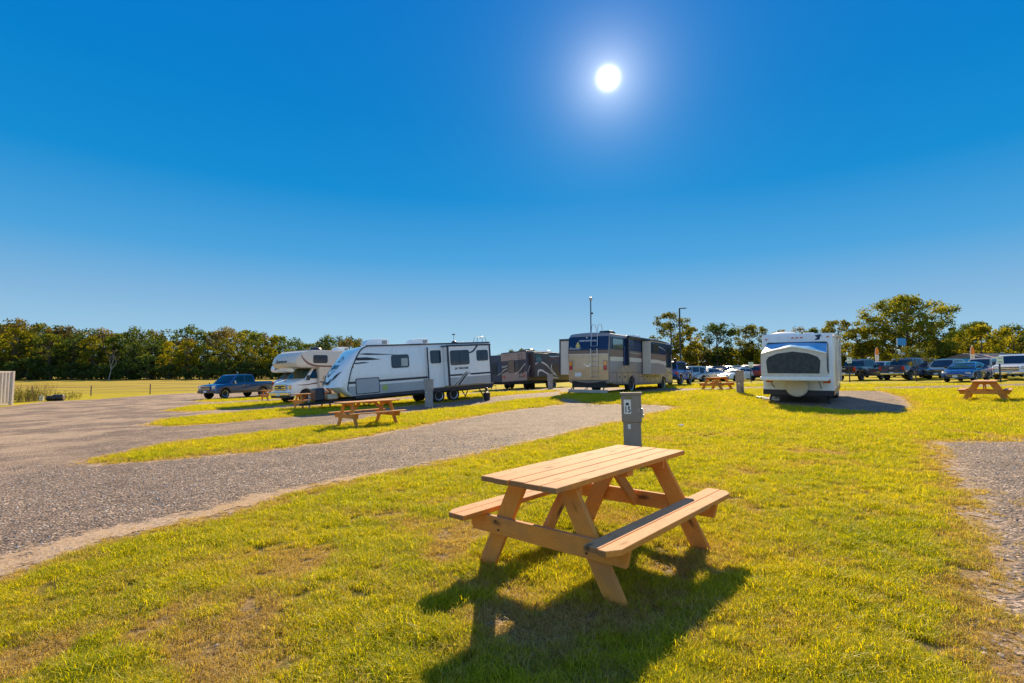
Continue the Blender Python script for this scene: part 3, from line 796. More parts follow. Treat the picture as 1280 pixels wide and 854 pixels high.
def make_table(label, loc, heading, group=None, L=1.89, detail=True, seed=1):
    rg = random.Random(seed)
    t = thing('picnic_table', label, 'picnic table', loc, heading, group)
    bw = .135; th_ = .038; be = .006
    mb = MB()
    for i in range(5):
        o_ = rg.uniform(-.012, .012)
        mb.box((o_, (i - 2) * (bw + .006), .731 + rg.uniform(-.0012, .0012)), (L, bw, th_), rnd=rg.random())
    if detail:
        mb.cur = 1
        for i in range(5):
            for x in (-.69, -.665, 0.02, .66, .69):
                mb.lathe([(.0045, .7485), (.0045, .7515)], c=(x + rg.uniform(-.01, .01), (i - 2) * .141 + rg.uniform(-.045, .045), 0), n=6)
    top = mb.build('tabletop', (wdt, M_bolt), t, bevel=be)
    for s in (1, -1):
        mb = MB()
        for k, (yc, dx) in enumerate(((.583, rg.uniform(-.02, .02)), (.698, rg.uniform(-.015, .015)))):
            w2 = .112 / 2; hl = L / 2 + .01
            if k == 1: pts = [(-hl, yc - w2), (hl, yc - w2), (hl, yc + w2 - .055), (hl - .085, yc + w2), (-hl + .085, yc + w2), (-hl, yc + w2 - .055)]
            else: pts = [(-hl, yc - w2), (hl, yc - w2), (hl, yc + w2), (-hl, yc + w2)]
            mb.poly([(u + dx, v * s) for u, v in pts], th_, lambda u, v, h: (u, v, .398 + h), rnd=rg.random())
        if detail:
            mb.cur = 1
            for x in (-.7, -.675, .68, .705):
                for y in (.56, .605, .68, .715):
                    mb.lathe([(.0045, .4355), (.0045, .4375)], c=(x, y * s + rg.uniform(-.01, .01), 0), n=6)
        mb.build('seat', (wdt, M_bolt), t, bevel=be)
    lx = .66
    for e in (-1, 1):
        for s in (1, -1):
            mb = MB()
            # leg board 2x6 seen broad side from the end
            a = Vector((e * lx, s * .60, -.03)); b_ = Vector((e * lx, s * .205, .712))
            d = (b_ - a).normalized(); wv = Vector((0, 1, 0)); hw = .072 / max(.2, abs(d.z)) 
            vs = []
            for x in (-.019, .019):
                for p in (a, b_):
                    for q in (-hw, hw): vs.append((p.x + x, p.y + q, p.z))
            lc = [(p_, q_, x_) for x_ in (-.019, .019) for p_ in (0, .84) for q_ in (-.07, .07)]
            mb.add(vs, [(0, 1, 3, 2), (4, 6, 7, 5), (0, 4, 5, 1), (2, 3, 7, 6), (0, 2, 6, 4), (1, 5, 7, 3)], rg.random(), lc)
            mb.build('leg', wd, t, bevel=.004)
        mb = MB(); mb.box((0, 0, 0), (1.44, .038, .132), Matrix.Rotation(math.pi / 2, 3, 'Z'), rnd=rg.random())
        for i, v in enumerate(mb.v): mb.v[i] = (v[0] + e * (lx + .0395), v[1], v[2] + .330)
        # clipped lower corners of the beam
        mb.v = [(x, y * (.955 if z < .33 else 1), z) for x, y, z in mb.v]
        mb.cur = 1
        for y in (-.43, -.40, .40, .43):
            mb.lathe([(.009, e * (lx + .058)), (.009, e * (lx + .064))], c=(0, y, .33 + (.03 if abs(y) > .41 else -.03)), axis='x', n=8)
        mb.build('seat_support', (wd, M_bolt), t, bevel=.004)
        mb = MB(); mb.box((e * (lx - .041), 0, .672), (.038, .6, .085), rnd=rg.random())
        mb.build('table_cleat', wd, t, bevel=.004)
        mb = MB(); mb.bar((e * (lx - .0), .012, .30), (e * .26, .012, .705), .038, .088, up=(0, 0, 1), rnd=rg.random())
        mb.build('brace', wd, t, bevel=.004)
    mb = MB(); mb.box((0, 0, .69), (.088, .66, .038), rnd=rg.random()); mb.build('table_cleat', wd, t, bevel=.004)
    return t
# rotate cleats' grain is negligible at this size
G_T = 'picnic tables on the camping pitches'
tab = make_table('large new wooden picnic table in the foreground grass, nearest the camera', (.686, 4.22), R(42.6), G_T)
def next_table(label, loc, h):
    c = copy_tree(tab); place(c, loc, h, label, G_T); return c
next_table('wooden picnic table on the grass strip beside the white travel trailer', (-4.45, 15.9), R(45))
next_table('wooden picnic table on grass beside the overcab motorhome, partly behind the white trailer hitch', (-9.75, 25.2), R(48))
next_table('small wooden picnic table peeking out behind the front bumper of the overcab motorhome', (-16.4, 35.6), R(45))
next_table('wooden picnic table on grass between blue off-roader and brown utility pedestal', at(895.5, 29.5), R(45))
next_table('wooden picnic table alone on the far right grass in front of the blue sedan', (18.15, 19.7), R(46))

# ------------------------------------------------------------------ hookup pedestals
M_ped = mat('taupe pedestal steel', (.25, .205, .175), rough=.45, var=.06, dirt=.15)
M_peds = mat('weathered light grey pedestal steel', (.33, .30, .28), rough=.55, var=.1, dirt=.2)
def pedestal(label, loc, heading, h=1.1, number=None, m=M_ped, cat='utility pedestal'):
    t = thing('utility_pedestal', label, cat, loc, heading, 'hookup pedestals beside the pitches')
    mb = MB(); mb.box((0, 0, h * .5 - .15), (.23, .32, h + .3)); mb.build('post', m, t, bevel=.008)
    mb = MB(); mb.box((0, 0, h - .27), (.28, .36, .50)); cab = mb.build('cabinet', m, t, bevel=.012)
    mb = MB(); mb.poly([(-.16, h - .02), (.18, h - .02), (.18, h + .012), (-.16, h + .03)], .40, lambda u, v, q: (u, -.20 + q, v)); mb.build('lid', m, t, bevel=.006)
    mb = MB(); mb.box((-.1415, 0, h - .27), (.004, .30, .40)); mb.build('door_panel', m, t, bevel=.001)
    mb = MB(); mb.box((.02, -.196, h - .36), (.09, .03, .16)); mb.box((.02, -.202, h - .42), (.05, .05, .05)); mb.build('outlet_box', M_steel, t, bevel=.004)
    mb = MB(); mb.box((-.117, .05, h - .60), (.004, .05, .085)); mb.build('data_label', M_plate, t)
    mb = MB(); mb.box((-.142, -.13, h - .3), (.012, .02, .06)); mb.build('latch', M_steel, t)
    if number:
        mb = MB(); mb.box((-.1445, .07, h - .235), (.003, .125, .26)); pl = mb.build('number_plate', M_plate, t)
        lettering(number, .15, lambda u, v, q: (-.1475, .07 - u, h - .29 + v), M_ink, pl, bold=.004, xs=.8)
        mb = MB(); mb.poly([(-.03, 0), (.03, 0), (.03, .018), (.02, .045), (-.02, .045), (-.03, .018)], .0015, lambda u, v, q: (-.1462 - q, .07 - u, h - .205 + v))
        mb.box((-.147, .07 + .016, h - .208), (.0015, .012, .014)); mb.box((-.147, .07 - .016, h - .208), (.0015, .012, .014)); mb.build('van_symbol', M_ink, pl)
        mb = MB(); mb.box((-.1445, .03, h - .075), (.003, .1, .03)); mb.build('maker_badge', mat('olive badge', (.20, .19, .03), rough=.4), t, bevel=.001)
    return t
pedestal('taupe utility pedestal with a number 15 plate, standing behind the foreground picnic table', at(789.5, 9.6), R(12), 1.05, '15')
pedestal('light grey utility pedestal in front of the wheels of the white travel trailer', at(537, 24.2), R(40), 1.28, m=M_peds)
pedestal('brown utility pedestal on the grass to the left of the tent-end camper', at(924.3, 24.6), R(20), 1.1)
pedestal('small grey utility pedestal beside the brown swirl trailer', at(688, 38.5), R(30), 1.1, m=M_peds)

# ------------------------------------------------------------------ wheels
def wheel(parent, x, y, r, w_=.24, rimm=None, out=1, dual=False):
    """out: +1 if the outer face looks to +y"""
    mb = MB(); h = w_ / 2
    pr = [(r * .60, -h * .9), (r * .66, -h), (r * .92, -h), (r * .985, -h * .75), (r, -h * .4), (r, h * .4), (r * .985, h * .75), (r * .92, h), (r * .66, h), (r * .60, h * .9)]
    mb.lathe(pr, axis='y', n=28); wh = mb.build('wheel', M_rub, parent, smooth=40); wh.location = (x, y, r)
    mb = MB(); o = out * h * .62
    mb.lathe([(r * .60, out * h * .2), (r * .645, out * h * .99), (r * .58, out * h * .9), (r * .55, o * .6), (r * .16, o * .55), (r * .15, o * 1.2), (.01, o * 1.25)], axis='y', n=24)
    for k in range(5):
        a = 2 * math.pi * k / 5 + .3
        mb.bar((math.cos(a) * r * .12, o * .95, math.sin(a) * r * .12), (math.cos(a) * r * .58, o * 1.25, math.sin(a) * r * .58), r * .16, .03, up=(0, 1, 0))
    mb.build('rim', rimm or M_alloy, wh, smooth=35)
    return wh

def window(parent, pts, fn, frame=True, name='window', m=None, fm=None, fw=.03, div=None):
    """framed pane: frame is the part, pane its sub-part"""
    if frame:
        out = offset_poly(pts, -fw)
        mb = MB(); mb.poly(out, .018, fn); f = mb.build(name, fm or M_trim, parent)
        mb = MB(); mb.poly(pts, .022, fn); mb.build('pane', m or M_glass, f)
        if div:
            mb = MB()
            for a, b_ in div:
                d = .012
                if abs(a[0] - b_[0]) < abs(a[1] - b_[1]): q = [(a[0] - d, a[1]), (a[0] + d, a[1]), (b_[0] + d, b_[1]), (b_[0] - d, b_[1])]
                else: q = [(a[0], a[1] - d), (b_[0], b_[1] - d), (b_[0], b_[1] + d), (a[0], a[1] + d)]
                mb.poly(q, .03, fn)
            mb.build('glazing_bar', fm or M_trim, f)
        return f
    mb = MB(); mb.poly(pts, .01, fn); return mb.build(name, m or M_glass, parent)

def ac_unit(parent, x, z, m=None, L=.95, w_=.68, h=.30):
    P_ = [(x - L / 2, z), (x + L / 2, z), (x + L / 2 + .02, z + h * .25), (x + L * .38, z + h * .85), (x + L * .1, z + h), (x - L * .42, z + h * .95), (x - L / 2, z + h * .55)]
    o = shell(P_, w_, .06, mids=(.5, 0, -.5)).build('air_conditioner', m or M_white, parent, smooth=40)
    mb = MB()
    for k in range(5): mb.box((x - L * .36 + k * .055, w_ / 2 + .003, z + h * .5), (.03, .008, h * .5))
    mb.build('grille_slats', M_trim, o); return o

def ladder(parent, x, y, z0, z1, w_=.36, sx=-1, loops=True, m=None):
    mb = MB()
    for s in (-1, 1):
        pts = [(x + sx * .02, y + s * w_ / 2, z0), (x + sx * .12, y + s * w_ / 2, z0 + .06), (x + sx * .12, y + s * w_ / 2, z1)]
        mb.tube(pts, .014, 6)
        if loops: mb.tube([(x + sx * .12, y + s * w_ / 2, z1), (x + sx * .10, y + s * w_ / 2, z1 + .3), (x - sx * .1, y + s * w_ / 2, z1 + .42), (x - sx * .45, y + s * w_ / 2, z1 + .38), (x - sx * .55, y + s * w_ / 2, z1 + .02)], .014, 6)
    n = int((z1 - z0) / .3)
    for i in range(n + 1): mb.tube([(x + sx * .12, y - w_ / 2, z0 + .12 + i * .29), (x + sx * .12, y + w_ / 2, z0 + .12 + i * .29)], .012, 6)
    return mb.build('ladder', m or M_alloy, parent, smooth=50)

# ------------------------------------------------------------------ white travel trailer
HT = math.atan2(.791, .612)
tt = thing('travel_trailer', 'long white travel trailer with black chevrons on its pointed nose and a wide slide-out', 'travel trailer', (-1.05 - .612 * 1.22, 29.2 + .791 * 1.22), HT + math.pi, None, tilt=True)
# origin: rear centre, +X towards the nose. visible side is +Y (left)
PT = [(0, .66), (8.1, .72), (8.42, .97), (8.45, 1.2), (8.30, 1.84), (8.10, 2.30), (7.80, 2.78), (7.55, 3.02), (7.2, 3.12), (0, 3.1)]
def nose(x, y, z):
    if x > 7.0:
        k = min(1, max(0, (x - 7.0) / 1.2)); hz = sstep(3.15, 1.3, z) if z > 1.3 else 1 - .35 * sstep(1.25, .7, z)
        e = (.30 + .62 * hz) * (1 - (abs(y) / 1.22) ** 2.0) * k
        return (x + e, y, z)
    return (x, y, z)
def nose(x, y, z):
    if x <= 7.0: return (x, y, z)
    k = min(1, (x - 7.0) / 1.2)
    hz = 1 - sstep(1.3, 3.1, z) * .75
    if z < 1.18: hz = .25
    return (x + .50 * hz * (1 - (abs(y) / 1.22) ** 4) * k, y, z)
body = shell(PT, 2.44, .035, nose, mids=(.85, .7, .5, .25, 0, -.25, -.5, -.7, -.85)).build('body', paint('glossy white gelcoat', (.80, .80, .79), rough=.22, coat=1.0), tt, smooth=32)
Y = 1.22; sd_ = side(Y + .002, 1)
def capx(z):  # nose line of the side wall at height z
    pts = [(.66, 8.1), (.97, 8.42), (1.2, 8.45), (1.84, 8.30), (2.30, 8.10), (2.78, 7.80), (3.02, 7.55), (3.12, 7.2)]
    for (a, x0), (b_, x1) in zip(pts, pts[1:]):
        if z <= b_: return x0 + (x1 - x0) * (z - a) / (b_ - a)
    return 7.2
M_navy = mat('navy black trim', (.012, .018, .04), rough=.35)
mb = MB(); swoosh(mb, [(7.25, 3.1, .05), (7.62, 2.9, .06), (7.95, 2.35, .06), (8.16, 1.84, .05), (8.32, 1.2, .05), (8.32, 1.0, .04)], .012, sd_); mb.build('cap_seam', M_navy, tt)
mb = MB(); mb.poly([(0, .74), (8.12, .78), (8.33, .97), (8.33, 1.2), (0, 1.2)], .004, side(Y, 1)); mb.build('lower_panel', M_grey, tt)
mb = MB(); mb.poly([(0, .56), (7.9, .62), (8.15, .76), (0, .76)], .012, sd_); mb.build('skirt', M_navy, tt)
mb = MB(); mb.poly([(0, 1.32), (8.32, 1.32), (8.31, 1.42), (0, 1.42)], .006, sd_); mb.build('belt_stripe', M_navy, tt)
mb = MB(); mb.poly([(0, 1.425), (8.3, 1.425), (8.28, 1.46), (0, 1.46)], .006, sd_); mb.build('thin_stripe', M_silver, tt)
# dark speed marks near the nose
mb = MB()
for q in ([(7.78, 2.72), (7.35, 2.75), (5.75, 2.62), (7.3, 2.66)], [(7.86, 2.55), (7.3, 2.55), (6.6, 2.42), (7.3, 2.40), (7.95, 2.42)], [(8.0, 2.3), (7.5, 2.33), (7.2, 2.28), (7.9, 2.24)]):
    mb.poly(q, .005, sd_)
mb.build('speed_stripes', M_navy, tt)
window(tt, rrect(5.15, 1.98, 6.05, 2.58, .08), sd_)
mb = MB(); mb.poly([(5.2, 2.02), (5.55, 2.02), (5.55, 2.42), (5.2, 2.42)], .003, side(Y + .025, 1)); mb.build('window_sticker', mat('paper notice', (.45, .47, .42)), tt)
# baggage door
mb = MB(); o_ = rrect(6.75, .80, 7.95, 1.56, .07); i_ = rrect(6.79, .84, 7.91, 1.52, .06)
mb.poly(o_, .012, sd_); bd = mb.build('baggage_door', M_navy, tt)
mb = MB(); mb.poly(i_, .016, sd_); mb.build('door_panel', M_grey, bd)
mb = MB(); mb.poly(rrect(6.35, .88, 6.6, 1.16, .03), .01, sd_); mb.build('hookup_cover', mat('green yellow sticker', (.35, .45, .12)), tt)
# slide-outs
mb = MB(); mb.box((3.62, Y + .01, 1.85), (.98, .22, 2.1)); so1 = mb.build('entry_bay', M_white, tt, bevel=.01)
window(tt, rrect(3.36, 2.1, 3.92, 2.72, .06), side(Y + .13, 1), div=[((3.36, 2.4), (3.92, 2.4))])
SY = Y + .55
mb = MB(); mb.box((1.80, Y + .27, 1.88), (2.72, .56, 2.06)); sl1 = mb.build('slide_out', M_white, tt, bevel=.01)
for (x0, x1, z0, z1) in ((3.08, 3.2, .82, 2.98), (.40, .5, .82, 2.98), (.40, 3.2, 2.9, 2.98)):
    mb = MB(); mb.box(((x0 + x1) / 2, SY + .006, (z0 + z1) / 2), (x1 - x0, .02, z1 - z0)); mb.build('flange', M_navy, sl1)
for x0, x1 in ((4.07, 4.14), (3.1, 3.16)):
    mb = MB(); mb.box(((x0 + x1) / 2, Y + .13, 1.86), (x1 - x0, .02, 2.14)); mb.build('flange', M_navy, so1)
window(sl1, rrect(1.86, 1.94, 2.98, 2.66, .07), side(SY + .005, 1), div=[((2.42, 1.94), (2.42, 2.66))])
window(sl1, rrect(.62, 2.10, 1.32, 2.62, .07), side(SY + .005, 1), div=[((1.06, 2.10), (1.06, 2.62)), ((1.06, 2.36), (1.32, 2.36))])
mb = MB(); mb.poly([(.5, .86), (3.1, .86), (3.1, 1.26), (.5, 1.26)], .004, side(SY, 1)); mb.build('lower_panel', M_grey, sl1)
mb = MB(); mb.poly([(.5, 1.34), (1.75, 1.34), (1.9, 1.43), (.5, 1.43)], .006, side(SY, 1)); mb.poly([(2.1, 1.34), (3.1, 1.34), (3.1, 1.43), (1.98, 1.43)], .006, side(SY, 1)); mb.build('belt_stripe', M_navy, sl1)
mb = MB()
mb.poly([(2.86, .86), (2.78, .86), (2.0, 1.58), (2.08, 1.42)], .007, side(SY, 1)); mb.poly([(2.66, .86), (2.52, .86), (1.86, 1.52), (2.1, 1.40)], .007, side(SY, 1)); mb.build('slash_graphic', M_navy, sl1)
mb = MB(); swoosh(mb, [(2.94, .86, .03), (2.1, 1.52, .03)], .008, side(SY, 1)); swoosh(mb, [(2.74, .86, .03), (2.0, 1.5, .03)], .008, side(SY, 1)); swoosh(mb, [(2.47, .86, .03), (1.8, 1.52, .02)], .008, side(SY, 1)); mb.build('slash_highlight', M_silver, sl1)
lettering('JAY FEATHER', .15, lambda u, v, h: (2.35 - u, SY + .008, 1.72 + v), M_ink, sl1, bold=.006, shear=.3, xs=.95)
mb = MB(); mb.poly([(.75, 2.98), (1.35, 2.98), (1.75, 2.62), (1.86, 2.62), (1.86, 2.54), (1.7, 2.54), (1.3, 2.9), (.7, 2.92)], .006, side(SY, 1)) if False else swoosh(mb, [(1.25, 2.93, .09), (1.55, 2.62, .09), (1.86, 2.52, .06)], .007, side(SY, 1)); mb.build('roof_graphic', M_navy, sl1)
mb = MB(); mb.box((1.8, Y + .27, 2.94), (2.86, .62, .06)); mb.build('slide_topper', M_navy, sl1, bevel=.01)
mb = MB(); mb.box((3.7, Y + .02, 3.1), (7.3, .05, .06)); mb.build('roof_rail', M_navy, tt)
mb = MB(); mb.box((3.6, 0, 3.115), (7.0, 2.3, .03)); mb.build('roof_membrane', M_roof, tt)
ac_unit(tt, 6.35, 3.13, L=1.3, h=.37); ac_unit(tt, 3.95, 3.13, L=1.1, h=.34)
mb = MB(); mb.lathe([(.16, 3.13), (.15, 3.2), (.08, 3.27), (.02, 3.28)], c=(2.0, .6, 0), n=16); mb.tube([(2.0, .6, 3.25), (2.0, .6, 3.6)], .012, 6); mb.box((2.0, .6, 3.63), (.14, .08, .06)); mb.build('antenna', M_trim, tt, smooth=40)
for x in (.8, 1.4, 4.9):
    mb = MB(); mb.box((x, .2, 3.17), (.38, .38, .09)); mb.build('roof_vent', M_white, tt, bevel=.02)
ladder(tt, 0, .5, .9, 3.05, m=M_trim)
for x in (.12,): 
    mb = MB(); mb.poly(rrect(.06, .95, .3, 1.3, .03), .01, sd_); mb.build('access_hatch', M_white, tt)
mb = MB(); mb.poly([(.02, 1.55), (.02, 1.75), (.36, 1.62), (.36, 1.5)], .006, sd_); mb.build('tail_graphic', M_navy, tt)
# nose graphics mapped on the cap
def caps(u, v, off=.012):
    """u across (+ to the viewer's right), v height -> surface point of the nose"""
    y = max(-1.2, min(1.2, u + .12)); x = capx(v); p = Vector(nose(x, y, v)); 
    return (p.x + off, p.y, p.z + off * .3)
def capmap(u0, v0):
    return lambda u, v, h: caps(u0 + u, v0 + v, .012 + h)
M_deep = mat('deep blue decal', (.012, .04, .09), rough=.4)
def fine(pts, n=6):
    out = []
    for i in range(len(pts)):
        a, b_ = pts[i], pts[(i + 1) % len(pts)]
        for k in range(n): out.append((a[0] + (b_[0] - a[0]) * k / n, a[1] + (b_[1] - a[1]) * k / n))
    return out
lettering('Jayco', .36, lambda u, v, h: caps(u - .12, 2.20 + v, .015), M_deep, tt, name='brand_lettering', bold=.012, shear=.25, xs=1.15)
mb = MB(); swoosh(mb, [(-.32, 2.42, .03), (-.28, 2.52, .06), (-.1, 2.62, .05), (.08, 2.58, .06), (.1, 2.48, .05), (-.05, 2.42, .05), (-.25, 2.42, .04)], .004, capmap(0, 0))
swoosh(mb, [(.05, 2.56, .05), (.2, 2.52, .03), (.28, 2.52, .01)], .004, capmap(0, 0)); swoosh(mb, [(-.2, 2.58, .05), (-.24, 2.68, .03), (-.28, 2.72, .01)], .004, capmap(0, 0)); mb.build('bird_emblem', M_deep, tt)
mb = MB()
swoosh(mb, [(-.62, 2.02, .015), (-.42, 1.84, .05), (-.25, 1.72, .07)], .004, capmap(0, 0), 4); swoosh(mb, [(-.28, 1.72, .07), (0.0, 1.88, .05), (.32, 2.03, .01)], .004, capmap(0, 0), 4)
swoosh(mb, [(-.98, 1.98, .02), (-.88, 1.75, .12), (-.72, 1.5, .08)], .004, capmap(0, 0), 4); swoosh(mb, [(.86, 1.92, .02), (.6, 1.70, .12), (.38, 1.52, .02)], .004, capmap(0, 0), 4)
swoosh(mb, [(-.62, 1.58, .1), (-.5, 1.46, .08)], .004, capmap(0, 0), 3); swoosh(mb, [(.02, 1.42, .12), (.2, 1.52, .14), (.28, 1.62, .04)], .004, capmap(0, 0), 4)
mb.build('chevron_graphic', M_navy, tt)
mb = MB(); swoosh(mb, [(.30, 2.15, .014), (.5, 2.45, .014), (.62, 2.8, .014)], .004, capmap(0, 0), 6); mb.build('pin_stripe', M_silver, tt)
mb = MB(); mb.poly([(-.55, 1.36), (.1, 1.36), (.05, 1.46), (-.5, 1.46)], .07, capmap(0, 0)); mb.build('front_light', M_trim, tt, bevel=.01)
mb = MB(); mb.lathe([(.025, Y + .01), (.025, Y + .03)], c=(8.0, 0, 2.1), axis='y', n=10); mb.build('clearance_light', M_amber, tt)
# chassis
mb = MB()
for s in (-.95, .95): mb.box((4.0, s, .58), (8.1, .08, .17))
for x in (.3, 2.6, 4.6, 7.6): mb.box((x, 0, .58), (.08, 1.85, .12))
mb.box((4.1, 0, .655), (8.0, 2.2, .02))
for s in (-1, 1): mb.bar((7.9, s * .95, .56), (9.95, s * .05, .52), .09, .13)
mb.box((10.05, 0, .52), (.3, .1, .1)); mb.build('chassis', M_frame, tt)
for s in (-.21, .21):
    mb = MB(); mb.lathe([(.12, .62), (.155, .68), (.155, 1.05), (.12, 1.14), (.05, 1.17)], c=(9.35, s, 0), n=18); mb.build('gas_cylinder', M_navy, tt, smooth=40)
mb = MB(); mb.box((9.35, 0, .92), (.44, .84, .62)); mb.build('cylinder_cover', M_navy, tt, bevel=.09, seg=3)
mb = MB(); mb.box((8.72, 0, .78), (.5, .5, .25)); mb.build('battery_box', M_cream, tt, bevel=.03)
mb = MB(); mb.tube([(9.75, 0, .95), (9.75, 0, .30)], .035, 10); mb.tube([(9.75, 0, .34), (9.75, 0, .02)], .025, 8); mb.lathe([(.11, .0), (.11, .02)], c=(9.75, 0, 0), n=14); mb.build('tongue_jack', M_steel, tt, smooth=40)
for x in (3.02, 3.93):
    for s in (1, -1): wheel(tt, x - .45, s * (Y - .14), .36, .22, out=s)
for x, s in ((7.35, 1), (7.35, -1), (.5, 1), (.5, -1)):
    mb = MB(); mb.bar((x + .25, s * .95, .52), (x, s * .95, .06), .05, .04); mb.bar((x - .25, s * .95, .52), (x, s * .95, .06), .05, .04); mb.box((x, s * .95, .03), (.25, .16, .05)); mb.build('stabiliser_jack', M_frame, tt)
for y_ in (.95, -.95):
    mb = MB(); mb.box((-.06, y_, 1.12), (.03, .12, .3)); mb.build('tail_light', M_red, tt, bevel=.008)
mb = MB(); mb.box((-.09, 0, .72), (.1, 2.3, .14)); mb.build('rear_bumper', M_frame, tt, bevel=.01)
mb = MB(); mb.tube([(.05, .9, .6), (-.12, 1.35, .62), (-.12, 1.35, .3)], .02, 6); mb.build('fold_step', M_frame, tt)

# bin with hose by the trailer
hb = thing('sewer_hose_bin', 'small dark hose bin on the grass by the rear corner of the white travel trailer', 'bin', at(609, 26.6), 0)
mb = MB(); mb.lathe([(.15, 0), (.19, .38), (.2, .4)], n=16); mb.build('tub', M_trim, hb, smooth=40)
mb = MB(); mb.tube([(.25 * math.cos(a), .06 * math.sin(a * 2), .52 + .12 * math.sin(a)) for a in [i * .4 for i in range(17)]], .035, 8); mb.build('coiled_hose', M_black, hb, smooth=60)

# ------------------------------------------------------------------ overcab motorhomes (front = +X, origin below the front axle)
def overcab(label, loc, heading, body_m, accent, name_txt, group, navy=False):
    t = thing('overcab_motorhome', label, 'motorhome', loc, heading, group)
    W2 = 1.22
    # house
    Ph = [(-6.0, .62), (-.9, .62), (-.75, 1.0), (-.75, 2.12), (-.2, 2.12), (.50, 2.12), (.74, 2.2), (.84, 2.42), (.74, 2.72), (.46, 3.0), (.0, 3.14), (-.5, 3.17), (-6.0, 3.17)]
    def cf(x, y, z):
        if x > -.4: return (x + .24 * (1 - (abs(y) / W2) ** 2) * min(1, (x + .4)), y, z)
        return (x, y, z)
    shell(Ph, 2.44, .05, cf).build('body', body_m, t, smooth=32)
    for s in (1, -1):
        fn = side(s * (W2 + .002), s)
        window(t, rrect(-1.3, 2.42, -.35, 2.86, .08), fn)
        window(t, rrect(-3.0, 1.75, -1.9, 2.5, .08), fn); window(t, rrect(-5.2, 1.75, -4.0, 2.5, .08), fn)
        mb = MB(); swoosh(mb, [(.5, 2.92, .02), (.3, 2.6, .1), (-.2, 2.3, .12), (-1.2, 2.2, .1), (-5.9, 2.15, .05)], .006, fn); mb.build('swoosh_graphic', accent, t)
        mb = MB(); mb.poly([(-5.98, .64), (-.92, .64), (-.92, 1.15), (-5.98, 1.15)], .004, fn); mb.build('lower_panel', M_grey if not navy else accent, t)
        mb = MB(); mb.poly([(-5.98, 1.2), (-.8, 1.2), (-.8, 1.28), (-5.98, 1.28)], .006, fn); mb.build('side_stripe', accent, t)
        lettering(name_txt, .26, lambda u, v, h, s=s: (-1.45 - s * u, s * (W2 + .012), 1.5 + v), M_ink, t, shear=.3, bold=.006)
    # van cab
    Pc = [(-.95, .5), (-.5, .5)] + [(.0 + .47 * math.cos(R(a)), .40 + .47 * math.sin(R(a))) for a in range(160, 15, -18)] + [(.62, .45), (1.02, .45), (1.06, .62), (1.04, 1.12), (.95, 1.24), (.25, 1.42), (.05, 1.46), (-.55, 2.14), (-.95, 2.2)]
    def cb(x, y, z):
        k = 1 - .16 * sstep(1.4, 2.2, z) - .06 * sstep(.6, 1.06, x)
        return (x - .10 * (abs(y)) ** 2 * (1 if x > .6 else 0), y * k, z)
    shell(Pc, 2.06, .07, cb, mids=(.6, .3, 0, -.3, -.6)).build('cab', M_white, t, smooth=32)
    # glass on the cab
    wsh = MB(); 
    for ysg in (1,):
        wsh.add([(.065, .86, 1.49), (.065, -.86, 1.49), (-.47, -.77, 2.09), (-.47, .77, 2.09), (.035, .86, 1.47), (.035, -.86, 1.47), (-.5, -.77, 2.07), (-.5, .77, 2.07)], [(0, 1, 2, 3), (4, 7, 6, 5), (0, 4, 5, 1), (1, 5, 6, 2), (2, 6, 7, 3), (3, 7, 4, 0)])
    wsh.build('windscreen', M_glassg, t)
    for s in (1, -1):
        def fs(u, v, h, s=s):
            k = 1 - .16 * sstep(1.4, 2.2, v); return (u, s * (1.03 * k + .004 + h), v)
        mb = MB(); mb.poly([(-.88, 1.48), (-.12, 1.48), (-.6, 2.06), (-.88, 2.06)], .012, fs); mb.build('side_window', M_glass, t)
        mb = MB(); mb.box((.0, s * 1.2, 1.52), (.12, .2, .3)); mb.bar((.02, s * .95, 1.42), (.02, s * 1.12, 1.46), .04, .04); mb.build('wing_mirror', M_trim, t, bevel=.02)
        mb = MB(); swoosh(mb, [(.62, 1.12, .01), (.1, 1.1, .06), (-.8, 1.2, .07)], .006, lambda u, v, h, s=s: (u, s * (1.03 + h), v)); mb.build('side_stripe', accent, t)
        mb = MB(); mb.box((.985, s * .74, .98), (.06, .36, .26)); mb.build('headlight', M_lamp, t, bevel=.03)
        mb = MB(); mb.box((.97, s * .89, .98), (.09, .07, .26)); mb.build('indicator', M_amber, t, bevel=.015)
        wheel(t, 0, s * .9, .40, .24, out=s); wheel(t, -4.1, s * .95, .40, .3, out=s)
    mb = MB(); mb.box((1.05, 0, .97), (.05, 1.08, .34)); gr = mb.build('grille', M_trim, t, bevel=.03)
    mb = MB(); mb.box((1.08, 0, .97), (.03, 1.1, .05)); mb.box((1.08, 0, 1.1), (.03, 1.1, .035)); mb.box((1.08, 0, .85), (.03, 1.1, .035)); mb.box((1.08, .54, .97), (.03, .04, .3)); mb.box((1.08, -.54, .97), (.03, .04, .3)); mb.build('grille_bars', M_chrome, gr)
    mb = MB(); mb.lathe([(.10, 1.09), (.09, 1.105)], c=(0, 0, .97), axis='x', n=18); mb.v = [(x, y * 1.5, z) for x, y, z in mb.v]; mb.build('badge', M_deep, gr)
    mb = MB(); mb.box((1.12, 0, .60), (.16, 2.0, .22)); bp = mb.build('front_bumper', M_chrome, t, bevel=.04)
    mb = MB(); mb.box((1.205, 0, .56), (.01, .32, .16)); mb.build('licence_plate', M_plate, bp)
    mb = MB(); mb.box((1.0, 0, .42), (.3, 1.7, .14)); mb.build('air_dam', M_black, t, bevel=.03)
    lettering(name_txt, .3, lambda u, v, h: (cf(.82, u, 2.5)[0] + .02 - .30 * max(0, v), u, 2.50 + v), M_ink, t, name='brand_lettering', bold=.006, shear=.3)
    mb = MB(); mb.box((-2.5, 0, .52), (7.0, .9, .2)); mb.box((-6.0, 0, .55), (.2, 2.2, .2)); mb.build('chassis', M_frame, t)
